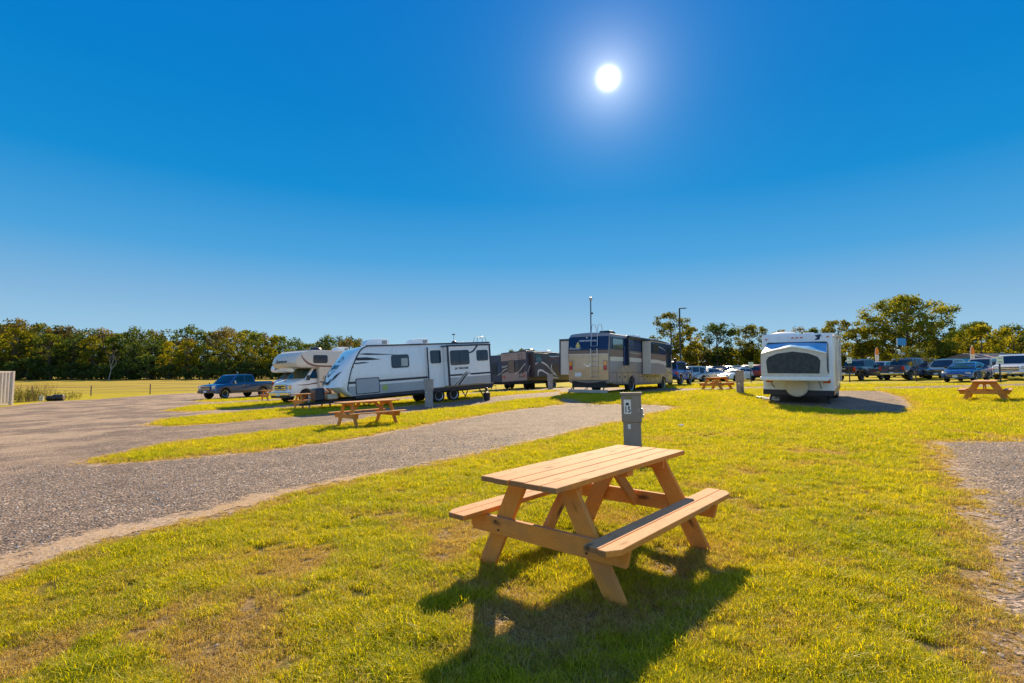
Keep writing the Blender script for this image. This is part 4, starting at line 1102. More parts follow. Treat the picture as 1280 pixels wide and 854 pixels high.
    mb = MB(); mb.box((-3, 0, 3.18), (5.8, 2.3, .03)); mb.build('roof_membrane', M_roof, t)
    mb = MB(); mb.lathe([(.38, 3.18), (.38, 3.26), (.3, 3.38), (.15, 3.43), (.02, 3.44)], c=(-1.2, .2, 0), n=20); mb.build('satellite_dome', M_trim, t, smooth=50)
    ac_unit(t, -3.2, 3.19)
    for s in (1, -1):
        mb = MB(); mb.box((-6.01, s * 1.0, 1.1), (.03, .12, .34)); mb.build('tail_light', M_red, t)
    return t
G_M = 'overcab motorhomes parked behind the trailer'
M_tanb = paint('warm beige gelcoat', (.62, .56, .48))
M_maroon = paint('maroon accent', (.16, .05, .045))
h1 = R(34)
overcab('beige overcab motorhome with a white van cab and chrome bumper, beside the white trailer nose', (-13.15, 31.4), h1 + math.pi, M_tanb, M_maroon, 'Quantum', G_M)
overcab('small white overcab motorhome half hidden behind the beige one, next to the blue pickup', at(359, 50.5), R(28) + math.pi, M_white, M_deep, 'Jayco', G_M)

# ------------------------------------------------------------------ class A motorhome. origin: rear, right corner; +X forward
ha = R(34.1)
ca = thing('bus_motorhome', 'long tan and cream bus motorhome with a dark blue rear window band and ladder', 'motorhome', (5.24 - .828 * 1.25, 27.4 + .561 * 1.25), ha, tilt=False)
M_tan = paint('tan metallic', (.58, .40, .24), rough=.3, coat=.6, metal=.25, var=.08)
M_taupe = paint('taupe metallic', (.27, .235, .23), rough=.4, coat=.25)
M_brown = paint('brown metallic band', (.20, .12, .085), rough=.4, coat=.2)
M_dk = mat('dark blue glass band', (.004, .028, .10), rough=.15, coat=.0, spec=.25)
LA = 11.0; ZT = 3.32; W = 2.5
Pa = [(.05, .62), (.0, .75), (-.05, 1.4), (-.03, 2.6), (.06, 3.15), (.22, ZT), (LA - .6, ZT), (LA - .15, ZT - .12), (LA + .02, 2.6), (LA + .12, 1.5), (LA + .12, .7), (LA + .02, .45), (LA - 1.35, .45)]
Pa += [(LA - 1.85 + .5 * math.cos(R(a)), .48 + .5 * math.sin(R(a))) for a in range(0, 181, 20)]
Pa += [(LA - 2.5, .45), (3.75, .45)] + [(3.25 + .5 * math.cos(R(a)), .48 + .5 * math.sin(R(a))) for a in range(0, 181, 20)] + [(2.6, .5), (.8, .52)]
def af(x, y, z):
    zz = z + (.07 * (1 - (y / 1.25) ** 2) if z > 3.0 else 0)
    xx = x - (.10 * (1 - (y / 1.25) ** 2) if x < .5 else 0) + (.22 * (1 - (abs(y) / 1.25) ** 2) if x > LA - .7 else 0)
    return (xx, y, zz)
shell(Pa, W, .10, af, mids=(.7, .4, 0, -.4, -.7)).build('body', M_taupe, ca, smooth=32)
for s in (-1, 1):
    fn = side(s * 1.252, s)
    mb = MB(); mb.poly([(.02, 2.46), (LA - .05, 2.46), (LA - .1, 3.14), (.1, 3.14)], .006, fn); mb.build('window_band', M_dk, ca)
    mb = MB(); mb.poly([(.0, 2.05), (3.0, 2.1), (7.2, 1.95), (LA - 1.2, 1.75), (LA - 1.2, 2.45), (.0, 2.45)], .004, fn); mb.build('brown_band', M_brown, ca)
    mb = MB(); swoosh(mb, [(0, 1.93, .24), (3, 1.95, .24), (6, 1.92, .22), (8.5, 1.75, .14), (LA, 1.2, .03)], .007, fn); mb.build('white_swoosh', M_cream, ca)
    mb = MB(); swoosh(mb, [(5.4, 1.5, .02), (7.5, 1.25, .08), (9.6, .85, .02)], .007, fn); swoosh(mb, [(2.5, 2.36, .02), (5, 2.3, .05), (9, 2.1, .03)], .008, fn); mb.build('silver_swoosh', M_silver, ca)
    mb = MB(); mb.poly([(.0, 1.18), (LA, 1.18), (LA, 1.20), (.0, 1.20)], .008, fn)
    for x in (.9, 1.7, 2.6, 4.3, 5.2, 6.3, 7.4, 8.4): mb.poly([(x, .56), (x + .015, .56), (x + .015, 1.18), (x, 1.18)], .008, fn)
    mb.build('locker_seams', M_trim, ca)
    for x in (1.3, 2.1, 4.8, 5.8, 6.9, 7.9):
        mb = MB(); mb.box((x, s * 1.262, .95), (.12, .02, .07)); mb.build('locker_latch', M_black, ca)
    for x in (3.25, LA - 1.85): wheel(ca, x, s * 1.06, .48, .28, out=s)
Yr = -1.25
window(ca, rrect(.35, 2.5, 1.75, 3.05, .08), side(Yr - .006, -1), m=mat('teal reflecting glass', (.02, .08, .10), rough=.05, coat=.8, spec=1.0), fw=.02)
# right slide-out
mb = MB(); mb.box((6.35, Yr - .27, 2.12), (3.0, .56, 2.05)); s2 = mb.build('slide_out', M_tanb, ca, bevel=.015)
mb = MB(); mb.poly([(4.9, 2.35), (7.82, 2.35), (7.82, 3.08), (4.9, 3.08)], .006, side(Yr - .555, -1)); mb.build('window_band', M_dk, s2)
mb = MB(); mb.poly([(4.88, 2.0), (7.84, 1.92), (7.84, 2.34), (4.88, 2.34)], .006, side(Yr - .552, -1)); mb.build('brown_band', M_brown, s2)
mb = MB(); swoosh(mb, [(4.88, 1.9, .2), (6.4, 1.88, .2), (7.84, 1.72, .14)], .01, side(Yr - .552, -1)); mb.build('white_swoosh', M_cream, s2)
mb = MB(); mb.poly([(4.88, 1.12), (7.84, 1.12), (7.84, 1.70), (6.4, 1.78), (4.88, 1.78)], .005, side(Yr - .552, -1)); mb.build('lower_skin', M_taupe, s2)
mb = MB(); swoosh(mb, [(5.3, 2.98, .03), (6.6, 2.82, .05), (7.7, 2.62, .02)], .004, side(Yr - .565, -1)); mb.build('glass_swoosh', M_silver, s2)
window(s2, rrect(5.2, 2.42, 6.3, 2.95, .06), side(Yr - .562, -1), fw=.02)
for x in (4.84, 7.86):
    mb = MB(); mb.box((x, Yr - .03, 2.12), (.05, .05, 2.09)); mb.build('seal', M_trim, s2)
mb = MB(); mb.box((6.35, Yr - .3, 3.17), (3.1, .62, .05)); mb.build('slide_topper', M_navy, s2)
mb = MB(); mb.box((5.0, Yr - .2, .8), (.9, .4, .5)); mb.build('slide_shadow_skirt', M_frame, s2) if False else None
# left slide-out seen past the rear
mb = MB(); mb.box((2.4, 1.25 + .38, 2.05), (3.8, .80, 1.95)); s3 = mb.build('slide_out', M_tanb, ca, bevel=.01)
for q in (((.49, 1.64, 3.06), (.06, .84, .08)), ((.49, 2.05, 2.05), (.06, .06, 2.0))):
    mb = MB(); mb.box(*q); mb.build('flange', M_navy, s3)
mb = MB(); mb.box((2.4, 1.66, 3.1), (3.9, .86, .05)); mb.build('slide_topper', M_navy, s3)
# awning
for x in (2.35, 8.35):
    mb = MB(); mb.box((x, Yr - .10, 2.45), (.14, .14, 1.7)); mb.build('awning_arm', M_navy, ca, bevel=.02)
mb = MB(); mb.tube([(2.3, Yr - .14, 3.24), (8.45, Yr - .14, 3.24)], .085, 10); mb.build('awning_roll', M_navy, ca, smooth=40)
mb = MB(); mb.box((2.05, Yr - .03, 2.15), (.42, .03, 1.1)); mb.build('entry_mirror_panel', M_dk, ca, bevel=.02)
mb = MB(); mb.poly([(9.35, 1.55), (LA - .25, 1.55), (LA - .3, 2.9), (9.35, 2.9)], .012, side(Yr, -1)); mb.build('cab_window', M_glass, ca)
mb = MB(); mb.box((LA + .0, Yr - .22, 2.0), (.12, .2, .42)); mb.bar((LA + .0, Yr - .0, 2.35), (LA, Yr - .24, 2.25), .04, .04); mb.build('wing_mirror', M_trim, ca, bevel=.03)
mb = MB(); mb.box((LA + .0, -Yr + .22, 2.0), (.12, .2, .42)); mb.build('wing_mirror', M_trim, ca, bevel=.03)
# windscreen
mb = MB()
def wf(u, v, h):
    x = LA + .02 + (2.6 - v) * .11 if v < 2.6 else LA + .02 - (v - 2.6) * .22
    return (x + .22 * (1 - (abs(u) / 1.25) ** 2) + .01 + h, u, v)
mb.patch(-1.1, 1.1, 1.6, 2.95, 12, 8, .012, wf); mb.build('windscreen', M_glass, ca)
# rear
def rf(u, v, h):
    x = -.05 + (0 if v > 1.4 else (1.4 - v) * .04); x = x if v < 2.6 else -.03 + (v - 2.6) * .16
    return (x - .10 * (1 - (u / 1.25) ** 2) - .012 - h, u, v)
mb = MB(); mb.patch(-1.19, 1.19, 2.42, 3.17, 14, 8, .012, rf); mb.build('rear_window_band', M_dk, ca)
mb = MB(); mb.patch(-1.19, 1.19, .80, 2.40, 14, 12, .010, rf); rp = mb.build('rear_panel', M_tan, ca)
mb = MB(); mb.patch(-1.19, 1.19, 2.22, 2.40, 14, 2, .006, lambda u, v, h: rf(u, v, h + .012)); mb.build('rear_brown_band', M_brown, ca)
mb = MB(); mb.patch(-1.19, 1.19, 2.165, 2.215, 14, 1, .006, lambda u, v, h: rf(u, v, h + .012)); mb.build('rear_pale_band', M_cream, ca)
mb = MB()
for z in (1.92, 1.2): swoosh(mb, [(-1.1, z, .012), (0, z, .012), (1.1, z, .012)], .004, lambda u, v, h: rf(u, v, h + .004))
for u in (-.68, .62): mb.poly([(u, .85), (u + .01, .85), (u + .01, 2.3), (u, 2.3)], .004, lambda u, v, h: rf(u, v, h + .004))
mb.build('panel_seams', M_brown, rp)
lettering('FLEETWOOD RV', .12, lambda u, v, h: rf(-u, 2.93 + v, .012), M_white, ca, bold=.003, spacing=1.2)
lettering('Bounder', .22, lambda u, v, h: rf(.78 - u, 2.53 + v, .012), M_silver, ca, name='model_script', shear=.4)
mb = MB(); mb.poly([(.55, 2.52), (.62, 2.52), (.74, 2.66), (.66, 2.82), (.58, 2.9), (.5, 2.74), (.44, 2.66)], .004, lambda u, v, h: rf(u, v, h + .008)); mb.build('leaf_emblem', mat('gold decal', (.62, .50, .14)), ca)
mb = MB(); swoosh(mb, [(.2, 1.72, .01), (.1, 1.58, .02), (0, 1.54, .03), (-.1, 1.58, .02), (-.2, 1.72, .01)], .004, lambda u, v, h: rf(u, v, h + .006), 4); mb.build('winged_emblem', M_chrome, ca)
for s in (1, -1):
    mb = MB(); mb.poly(rrect(s * 1.03 - .12, 1.32, s * 1.03 + .12, 1.86, .05), .03, rf); hz = mb.build('tail_light_housing', M_taupe, ca)
    mb = MB(); mb.poly(rrect(s * 1.03 - .09, 1.58, s * 1.03 + .09, 1.82, .04), .045, rf); mb.build('amber_lens', M_amber, hz)
    mb = MB(); mb.poly(rrect(s * 1.03 - .09, 1.35, s * 1.03 + .09, 1.57, .04), .045, rf); mb.build('red_lens', M_red, hz)
mb = MB(); mb.poly(rrect(.38, .98, .78, 1.2, .02), .015, rf); pt_ = mb.build('licence_plate', M_plate, ca)
lettering('KTX 482', .1, lambda u, v, h: rf(.58 - u, 1.09 + v, .02), M_deep, pt_) if False else None
mb = MB()
for s in (-.62, -.26):
    mb.tube([rf(s, .92, .05), rf(s, .95, .13), rf(s, 2.5, .13)], .018, 6); 
    mb.tube([rf(s, 2.62, .1), (-.16, s, 3.35), (-.1, s, 3.72), (.1, s, 3.85), (.35, s, 3.82), (.5, s, 3.45)], .016, 6)
for z in [1.0 + .27 * i for i in range(9)]: mb.tube([rf(-.62, z, .13), rf(-.26, z, .13)], .014, 6)
mb.build('ladder', M_alloy, ca, smooth=50)
mb = MB()
for u in (0.05,): mb.poly([(u - .04, 3.08), (u + .04, 3.08), (u + .03, 3.14), (u - .03, 3.14)], .05, rf)
mb.build('rear_camera', M_white, ca)
mb = MB(); mb.box((.9, 0, .55), (1.9, 2.0, .35)); mb.box((5.5, 0, .6), (9.5, 1.9, .3)); mb.build('chassis', M_frame, ca)
mb = MB(); mb.box((-.15, 0, .18), (.04, 2.35, .17)); mb.build('mud_guard', M_steel, ca)
mb = MB(); 
for s in (-.9, .9): mb.bar((.1, s, .55), (-.14, s, .22), .05, .05)
mb.build('guard_strut', M_frame, ca)
for x in (2.6, 6.8): ac_unit(ca, x, ZT + .04, m=M_trim if x < 3 else M_white, L=1.0)
mb = MB(); mb.box((9.6, -.3, ZT + .1), (.5, .5, .12)); mb.build('roof_vent', M_trim, ca, bevel=.03)
mb = MB(); mb.tube([(.1, 1.0, .45), (-.2, 1.1, .1), (-.35, 1.15, .02)], .03, 6); mb.build('drain_hose', M_black, ca)

# ------------------------------------------------------------------ brown swirl trailer and the navy one. origin rear centre, +X forward
def toy_trailer(label, loc, heading, side_m, rear_m, L, swirls, group, slide=True):
    t = thing('travel_trailer', label, 'travel trailer', loc, heading, group)
    Pp = [(0, .68), (-.02, 1.2), (0, 3.0), (.06, 3.12), (L - .5, 3.12), (L, 2.9), (L + .35, 2.0), (L + .2, .95), (L - .1, .68)]
    shell(Pp, 2.44, .05, mids=(.5, 0, -.5)).build('body', side_m, t, smooth=32)
    mb = MB(); mb.poly([(-1.19, 2.42), (1.19, 2.42), (1.19, 3.04), (-1.19, 3.04)], .006, endw(-.02, -1)); mb.build('rear_upper_panel', rear_m, t)
    mb = MB(); mb.poly([(-1.19, .75), (1.19, .75), (1.19, 1.4), (.3, 1.62), (-.5, 1.3), (-1.19, 1.45)], .006, endw(-.02, -1)); mb.build('rear_lower_panel', rear_m, t)
    mb = MB(); swoosh(mb, [(-1.15, 2.1, .03), (-.85, 1.85, .06), (-.5, 1.5, .05), (-.1, 1.32, .03)], .008, endw(-.03, -1)); swoosh(mb, [(.6, 2.05, .04), (.9, 1.95, .06), (1.15, 1.98, .05)], .008, endw(-.03, -1)); swoosh(mb, [(.6, 1.8, .03), (.95, 1.7, .05), (1.15, 1.55, .04)], .008, endw(-.03, -1)); mb.build('rear_swirl', swirls[0][1], t)
    window(t, rrect(-.05, 1.45, .5, 2.42, .06), endw(-.03, -1), div=[((-.05, 1.95), (.5, 1.95))])
    ladder(t, 0, -.72, .95, 3.0, m=M_trim, loops=False)
    for y in (.42, .6, .78):
        mb = MB(); mb.box((-.035, y, 2.9), (.03, .08, .04)); mb.build('marker_light', M_black, t)
    for s in (1, -1):
        mb = MB(); mb.lathe([(.09, -.04), (.085, -.07)], c=(0, s * .98, 1.12), axis='x', n=16); mb.build('tail_light', M_red, t)
        fn = side(s * 1.222, s)
        for nm, m_, lst in swirls:
            mb = MB()
            for sw in lst: swoosh(mb, sw, .006, fn)
            mb.build(nm, m_, t)
        for x in (L * .42, L * .42 + .9): wheel(t, x, s * 1.08, .36, .22, out=s)
        window(t, rrect(L * .74, 1.9, L * .74 + .9, 2.6, .08), fn)
    if slide:
        mb = MB(); mb.box((1.9, -1.42, 1.95), (2.7, .42, 1.95)); sl_ = mb.build('slide_out', side_m, t, bevel=.01)
        fn = side(-1.632, -1)
        for nm, m_, lst in swirls:
            mb = MB()
            for sw in lst:
                q = [p for p in catmull(sw, 8) if .62 <= p[0] <= 3.2]
                if len(q) > 3: swoosh(mb, q, .006, fn, 1)
            if mb.v: mb.build(nm, m_, sl_)
        window(sl_, rrect(.75, 2.15, 1.7, 2.8, .08), fn, m=mat('teal reflecting glass', (.02, .08, .10)))
        for x in (.56, 3.24):
            mb = MB(); mb.box((x, -1.245, 1.95), (.04, .05, 1.99)); mb.build('flange', M_navy, sl_)
    mb = MB(); mb.box((L / 2, 0, 3.13), (L - .4, 2.35, .03)); mb.build('roof_membrane', M_roof, t)
    ac_unit(t, L * .3, 3.14, m=M_trim); ac_unit(t, L * .65, 3.14, m=M_white)
    mb = MB(); mb.box((L / 2, 0, .58), (L, 1.9, .18)); mb.box((-.12, 0, .66), (.14, 2.3, .12)); mb.build('chassis', M_frame, t)
    mb = MB(); mb.tube([(-.1, .3, .7), (-.35, .3, .62), (-.55, .25, .1)], .03, 6); mb.tube([(-.1, -.3, .7), (-.5, .1, .5), (-.55, .25, .1)], .03, 6); mb.build('rear_stand', M_frame, t)
    return t
M_choc = paint('dark brown gelcoat', (.06, .034, .034), rough=.4, coat=.15)
M_mauve = paint('mocha gelcoat', (.32, .22, .19), coat=.15, rough=.45)
M_pale = paint('pale swirl paint', (.74, .66, .58))
M_wine = paint('wine red swirl', (.14, .03, .03))
M_nvp = paint('navy gelcoat', (.02, .035, .08), rough=.4, coat=.15)
SW = [('pale_swirl', M_pale, [[(.1, 1.35, .04), (.6, 1.95, .09), (1.5, 2.2, .13), (2.6, 1.95, .12), (3.3, 1.5, .05)], [(1.0, 1.0, .05), (1.1, 1.42, .2), (1.7, 1.5, .16), (2.8, 1.2, .1), (4.6, .92, .1), (5.5, .86, .03)],
                       [(3.5, 2.7, .04), (3.7, 2.1, .16), (4.2, 1.5, .14), (5.2, 1.0, .05)], [(4.4, 2.1, .03), (4.2, 1.85, .12), (4.4, 1.5, .12), (5.0, 1.2, .06)]]),
      ('wine_swirl', M_wine, [[(.1, 1.25, .03), (.7, 1.85, .06), (1.5, 2.08, .08), (2.6, 1.82, .1), (3.4, 1.35, .04)], [(3.4, 2.9, .04), (3.9, 2.6, .2), (4.6, 2.5, .18), (6.5, 2.8, .08)], [(3.9, 2.2, .05), (4.0, 1.8, .14), (4.6, 1.3, .1)]]),
      ('silver_swirl', M_silver, [[(3.3, 2.95, .04), (4.5, 2.75, .1), (7, 2.95, .05)]])]
hb_ = R(32)
toy_trailer('brown trailer with pale and wine red swirls, left of the tan bus motorhome', (1.3 - .848 * 1.22, 41 + .53 * 1.22), hb_, M_choc, M_mauve, 9.0, SW, None)
SW2 = [('silver_swirl', M_silver, [[(.2, 1.2, .03), (.9, 1.9, .14), (2.2, 2.1, .16), (4.0, 1.6, .08)]]), ('blue_swirl', paint('mid blue swirl', (.05, .14, .3)), [[(.2, 1.0, .03), (1.2, 1.6, .14), (3.4, 1.4, .1)]])]
toy_trailer('dark navy trailer seen between the white travel trailer and the brown swirl trailer', (-1.35, 46.5), hb_, M_nvp, M_nvp, 8.0, SW2, None, slide=False)

# ------------------------------------------------------------------ hybrid camper with a tent end. origin rear centre
hp = R(34.8)
pl_ = Vector((.4906 * 20.8, 20.8)); pr_ = Vector((12.1, 19.28)); mid = pr_ + Vector((-math.cos(hp), math.sin(hp))) * 1.22
hc = thing('tent_end_camper', 'off white camper with a fold-out tent bed and round spare wheel cover', 'camper', (mid.x, mid.y), hp)
Ph = [(0, .45), (0, 2.62), (.05, 2.7), (4.8, 2.74), (5.05, 2.3), (5.2, 1.2), (5.0, .45)]
shell(Ph, 2.42, .05, mids=(.5, 0, -.5)).build('body', M_white, hc, smooth=32)
mb = MB(); mb.box((-.012, 0, .42), (.03, 2.42, .2)); mb.box((2.5, -1.2, .42), (5.0, .03, .2)); mb.box((2.5, 1.2, .42), (5.0, .03, .2)); mb.build('skirt', M_navy, hc)
# opening frame and tent
mb = MB(); mb.poly(rrect(-1.06, 1.1, 1.06, 2.38, .10), .012, endw(0, -1)); mb.build('tent_opening', M_trim, hc)
M_tent = mat('sky tinted tent vinyl', (.06, .34, .62), rough=.4, bump=.3, bscale=12)  # blue of the sky reflected on glossy vinyl, put into the base colour
M_tentw = mat('pale vinyl tent', (.62, .59, .54), rough=.55, bump=.25, bscale=10)
M_mesh = mat('dark screen mesh', (.035, .045, .05), rough=.7, var=.4, scale=9)
# roof of the tent slopes from the opening to an arched outer bow
def bow(k, n=14):
    out = []
    for i in range(n + 1):
        y = -1.06 + 2.12 * i / n; z = 1.99 + .24 * (1 - (abs(y) / 1.06) ** 1.25); out.append((y, z))
    return out
B = bow(0); mb = MB(); vs = []; fs = []
n = len(B)
for x, dz in ((-.02, 0), (-.5, -.02), (-1.0, -.09), (-1.32, -.16)):
    for y, z in B:
        z0 = 2.36 - .04 * (abs(y) / 1.06) ** 2; t_ = -x / 1.32
        vs.append((x, y * (.97 + .03 * t_), z0 * (1 - t_) + (z - .05) * t_ + .02 * math.sin(y * 9) * math.sin(t_ * 3.14)))
for r_i in range(3):
    for i in range(n - 1): fs.append((r_i * n + i, r_i * n + i + 1, (r_i + 1) * n + i + 1, (r_i + 1) * n + i))
b0 = len(vs); vs += [(x, y, z - .012) for x, y, z in vs]
fs += [tuple(b0 + q for q in f[::-1]) for f in fs]
mb.add(vs, fs); mb.build('tent_roof', M_tent, hc, smooth=60)
# end wall of the tent
end = [(-1.06, 1.08)] + [(1.06, 1.08)] + [(y, z - .05) for y, z in B[::-1]]
mb = MB(); mb.poly(end, .03, endw(-1.32, -1)); tw = mb.build('tent_end_wall', M_tentw, hc)
wn = [(-.84, 1.22), (.84, 1.22), (.88, 1.68), (.80, 1.82), (.5, 1.95), (0, 2.02), (-.5, 1.95), (-.80, 1.82), (-.88, 1.68)]
mb = MB(); mb.poly(wn, .012, endw(-1.35, -1)); mb.build('mesh_window', M_mesh, tw)
mb = MB(); 
for i in range(n - 1): mb.bar((-1.34, B[i][0], B[i][1] - .04), (-1.34, B[i + 1][0], B[i + 1][1] - .04), .10, .035)
mb.build('tent_bow', M_white, hc)
for s in (1, -1):
    mb = MB(); mb.add([(0, s * 1.02, 1.1), (-1.32, s * 1.05, 1.1), (-1.32, s * 1.05, 1.93), (0, s * 1.02, 2.33), (0, s * 1.035, 1.1), (-1.32, s * 1.065, 1.1), (-1.32, s * 1.065, 1.93), (0, s * 1.035, 2.33)], [(0, 1, 2, 3), (4, 7, 6, 5), (0, 4, 5, 1), (1, 5, 6, 2), (2, 6, 7, 3), (3, 7, 4, 0)]); sw_ = mb.build('tent_side', M_tentw, hc)
    mb = MB(); mb.add([(-.3, s * 1.075, 1.25), (-1.1, s * 1.09, 1.25), (-1.1, s * 1.09, 1.84), (-.3, s * 1.075, 2.1)], [(0, 1, 2, 3)]); mb.build('mesh_window', M_mesh, sw_)
mb = MB(); mb.box((-.68, 0, 1.02), (1.4, 2.2, .15)); mb.build('bunk_platform', M_white, hc, bevel=.04)
mb = MB()
for s in (-.8, .8): mb.bar((-1.2, s, .95), (0, s, .6), .03, .03)
mb.build('bunk_strut', M_steel, hc)
mb = MB(); mb.lathe([(.0, -.30), (.34, -.30), (.385, -.26), (.39, -.06), (.3, -.02)], c=(-.02, 0, .66), axis='x', n=30); mb.v = [(x, y, z) for x, y, z in mb.v]; mb.build('spare_wheel_cover', M_cream, hc, smooth=35)
for s in (1, -1):
    mb = MB(); mb.box((-.02, s * .98, .86), (.04, .24, .11)); mb.build('tail_light', M_red, hc, bevel=.01)
for y, z in ((1.05, 2.5), (.12, 2.54), (-.03, 2.545), (-.18, 2.55), (-1.05, 2.56)):
    mb = MB(); mb.box((-.01, y, z), (.03, .09, .035)); mb.build('clearance_light', M_red, hc)
mb = MB(); mb.poly(rrect(.78, .64, 1.08, .76, .01), .012, endw(0, -1)); mb.build('licence_plate', M_plate, hc)
mb = MB(); mb.poly([(-.62, 2.62), (-.78, 2.46), (-.66, 2.50), (-.62, 2.44), (-.82, 2.60), (-.9, 2.55), (-.8, 2.66)], .005, endw(-.005, -1)); mb.build('badge_graphic', M_deep, hc)
mb = MB(); mb.lathe([(.5, 2.71), (.48, 2.76), (.3, 2.81), (.05, 2.83)], c=(1.2, .55, 0), n=20); mb.build('roof_vent', M_white, hc, smooth=50)
mb = MB(); mb.box((2.9, -.2, 2.76), (.4, .4, .1)); mb.build('roof_vent', M_white, hc, bevel=.03)
# right side: door, awning, rails
fn = side(-1.212, -1)
mb = MB(); mb.poly(rrect(2.2, .55, 2.9, 2.4, .06), .012, fn); mb.build('door', M_cream, hc); window(hc, rrect(1.1, 1.5, 1.9, 2.1, .06), fn)
mb = MB(); mb.tube([(.15, -1.31, 2.6), (4.3, -1.31, 2.6)], .06, 10); mb.build('awning_roll', M_cream, hc, smooth=40)
for x in (.2, 4.2):
    mb = MB(); mb.box((x, -1.28, 1.62), (.05, .06, 1.9)); mb.build('awning_arm', M_alloy, hc)
for s in (1, -1):
    for x in (3.2, 4.0): wheel(hc, x, s * 1.08, .34, .2, out=s)
    mb = MB(); mb.bar((.4, s * .95, .4), (.25, s * 1.0, .02), .05, .05); mb.box((.25, s * 1.0, .02), (.2, .15, .04)); mb.build('stabiliser_jack', M_frame, hc)
mb = MB(); mb.box((2.5, 0, .42), (4.9, 1.8, .16)); mb.build('chassis', M_frame, hc)
mb = MB(); mb.box((.02, 0, .3), (.06, 1.9, .1)); mb.build('rear_bumper', M_frame, hc)
# blocks and cord beside it
for k, (u, D_, lab) in enumerate(((937, 23.5, 'white levelling blocks heaped on the dirt left of the tent-end camper'), )):
    q = thing('levelling_blocks', lab, 'blocks', at(957, 21.6), R(20)); rgk = random.Random(4)
    for j in range(5):
        mb = MB(); mb.box((rgk.uniform(-.45, .3), rgk.uniform(-.3, .3), .05 + (.08 if j == 4 else 0)), (.34, .2, .09), Matrix.Rotation(rgk.uniform(0, 3), 3, 'Z')); mb.build('block', M_white if j % 2 else M_steel, q, bevel=.01)
q = MB(); a0 = Vector(at(926, 24.5)); a1 = Vector(at(958, 21.6)); pts_ = []
for i in range(13):
    t_ = i / 12; p = a0.lerp(a1, t_) + Vector((0, .25 * math.sin(t_ * 7))); pts_.append((p.x, p.y, gz(p.x, p.y) + .03 + .35 * max(0, 1 - t_ * 5)))
q.tube(pts_, .02, 6); tag(q.build('power_cord', M_black, smooth=60), 'thick black power cord from the brown pedestal to the tent-end camper', 'cord')
# ------------------------------------------------------------------ cars. origin centre on the ground, +X front
def arch(cx, cz, r, n=8): return [(cx + r * math.cos(R(a)), cz + r * math.sin(R(a))) for a in [180 * i / n for i in range(n + 1)]]
KIND = dict(
 sedan=dict(L=4.85, W=1.84, r=.33, wx=(1.42, -1.40), zb=.24, low=[(-2.36, .34), (-2.42, .62), (-2.40, .92), (-2.25, 1.02), (-1.60, 1.04), (.95, .97), (1.75, .86), (2.22, .72), (2.38, .55), (2.40, .30)],
            cab=[(-1.95, 1.0), (-1.30, 1.30), (-.85, 1.42), (-.2, 1.46), (.35, 1.41), (.75, 1.23), (1.25, .94)], side=[[(-1.45, 1.06), (-1.02, 1.30), (-.62, 1.38), (-.40, 1.385), (-.40, 1.05)], [(-.33, 1.05), (-.33, 1.385), (.25, 1.37), (.55, 1.24), (.92, 1.02)]], tw=.66, gl=(.80, .95)),
 suv=dict(L=4.8, W=1.90, r=.37, wx=(1.42, -1.40), zb=.30, low=[(-2.34, .42), (-2.40, .75), (-2.38, 1.05), (-2.30, 1.10), (1.15, 1.08), (1.9, .99), (2.28, .88), (2.38, .62), (2.38, .36)],
          cab=[(-2.32, 1.06), (-2.18, 1.50), (-2.0, 1.70), (-1.4, 1.76), (.1, 1.76), (.45, 1.70), (1.30, 1.05)], side=[[(-2.05, 1.15), (-1.92, 1.55), (-1.45, 1.66), (-1.28, 1.66), (-1.28, 1.13)], [(-1.2, 1.13), (-1.2, 1.66), (-.38, 1.67), (-.38, 1.12)], [(-.3, 1.12), (-.3, 1.67), (.15, 1.66), (.42, 1.58), (.95, 1.11)]], tw=.74, gl=(.88, 1.05)),
 van=dict(L=5.1, W=1.95, r=.34, wx=(1.6, -1.45), zb=.26, low=[(-2.46, .36), (-2.54, .75), (-2.5, 1.0), (-2.45, 1.06), (1.45, 1.02), (2.0, .95), (2.40, .80), (2.52, .55), (2.5, .32)],
          cab=[(-2.48, 1.02), (-2.36, 1.5), (-2.2, 1.70), (-1.4, 1.76), (.2, 1.74), (.7, 1.62), (1.65, 1.0)], side=[[(-2.2, 1.12), (-2.08, 1.56), (-1.3, 1.66), (-1.3, 1.1)], [(-1.2, 1.1), (-1.2, 1.66), (-.2, 1.66), (-.2, 1.08)], [(-.1, 1.08), (-.1, 1.66), (.35, 1.63), (.65, 1.52), (1.3, 1.07)]], tw=.76, gl=(.9, 1.05)),
 pickup=dict(L=5.9, W=2.02, r=.41, wx=(1.95, -1.80), zb=.42, low=[(-2.88, .55), (-2.95, .68), (-2.95, 1.26), (-2.9, 1.32), (-1.12, 1.32), (-1.1, 1.25), (1.15, 1.24), (1.9, 1.19), (2.7, 1.12), (2.90, .98), (2.94, .60), (2.92, .48)],
             cab=[(-1.05, 1.22), (-.92, 1.80), (-.75, 1.92), (-.2, 1.96), (.55, 1.95), (.82, 1.88), (1.60, 1.20)], side=[[(-.88, 1.30), (-.80, 1.78), (-.6, 1.84), (-.02, 1.86), (-.02, 1.29)], [(.08, 1.29), (.08, 1.86), (.5, 1.85), (.75, 1.76), (1.28, 1.28)]], tw=.78, gl=(.9, 1.12)),
)
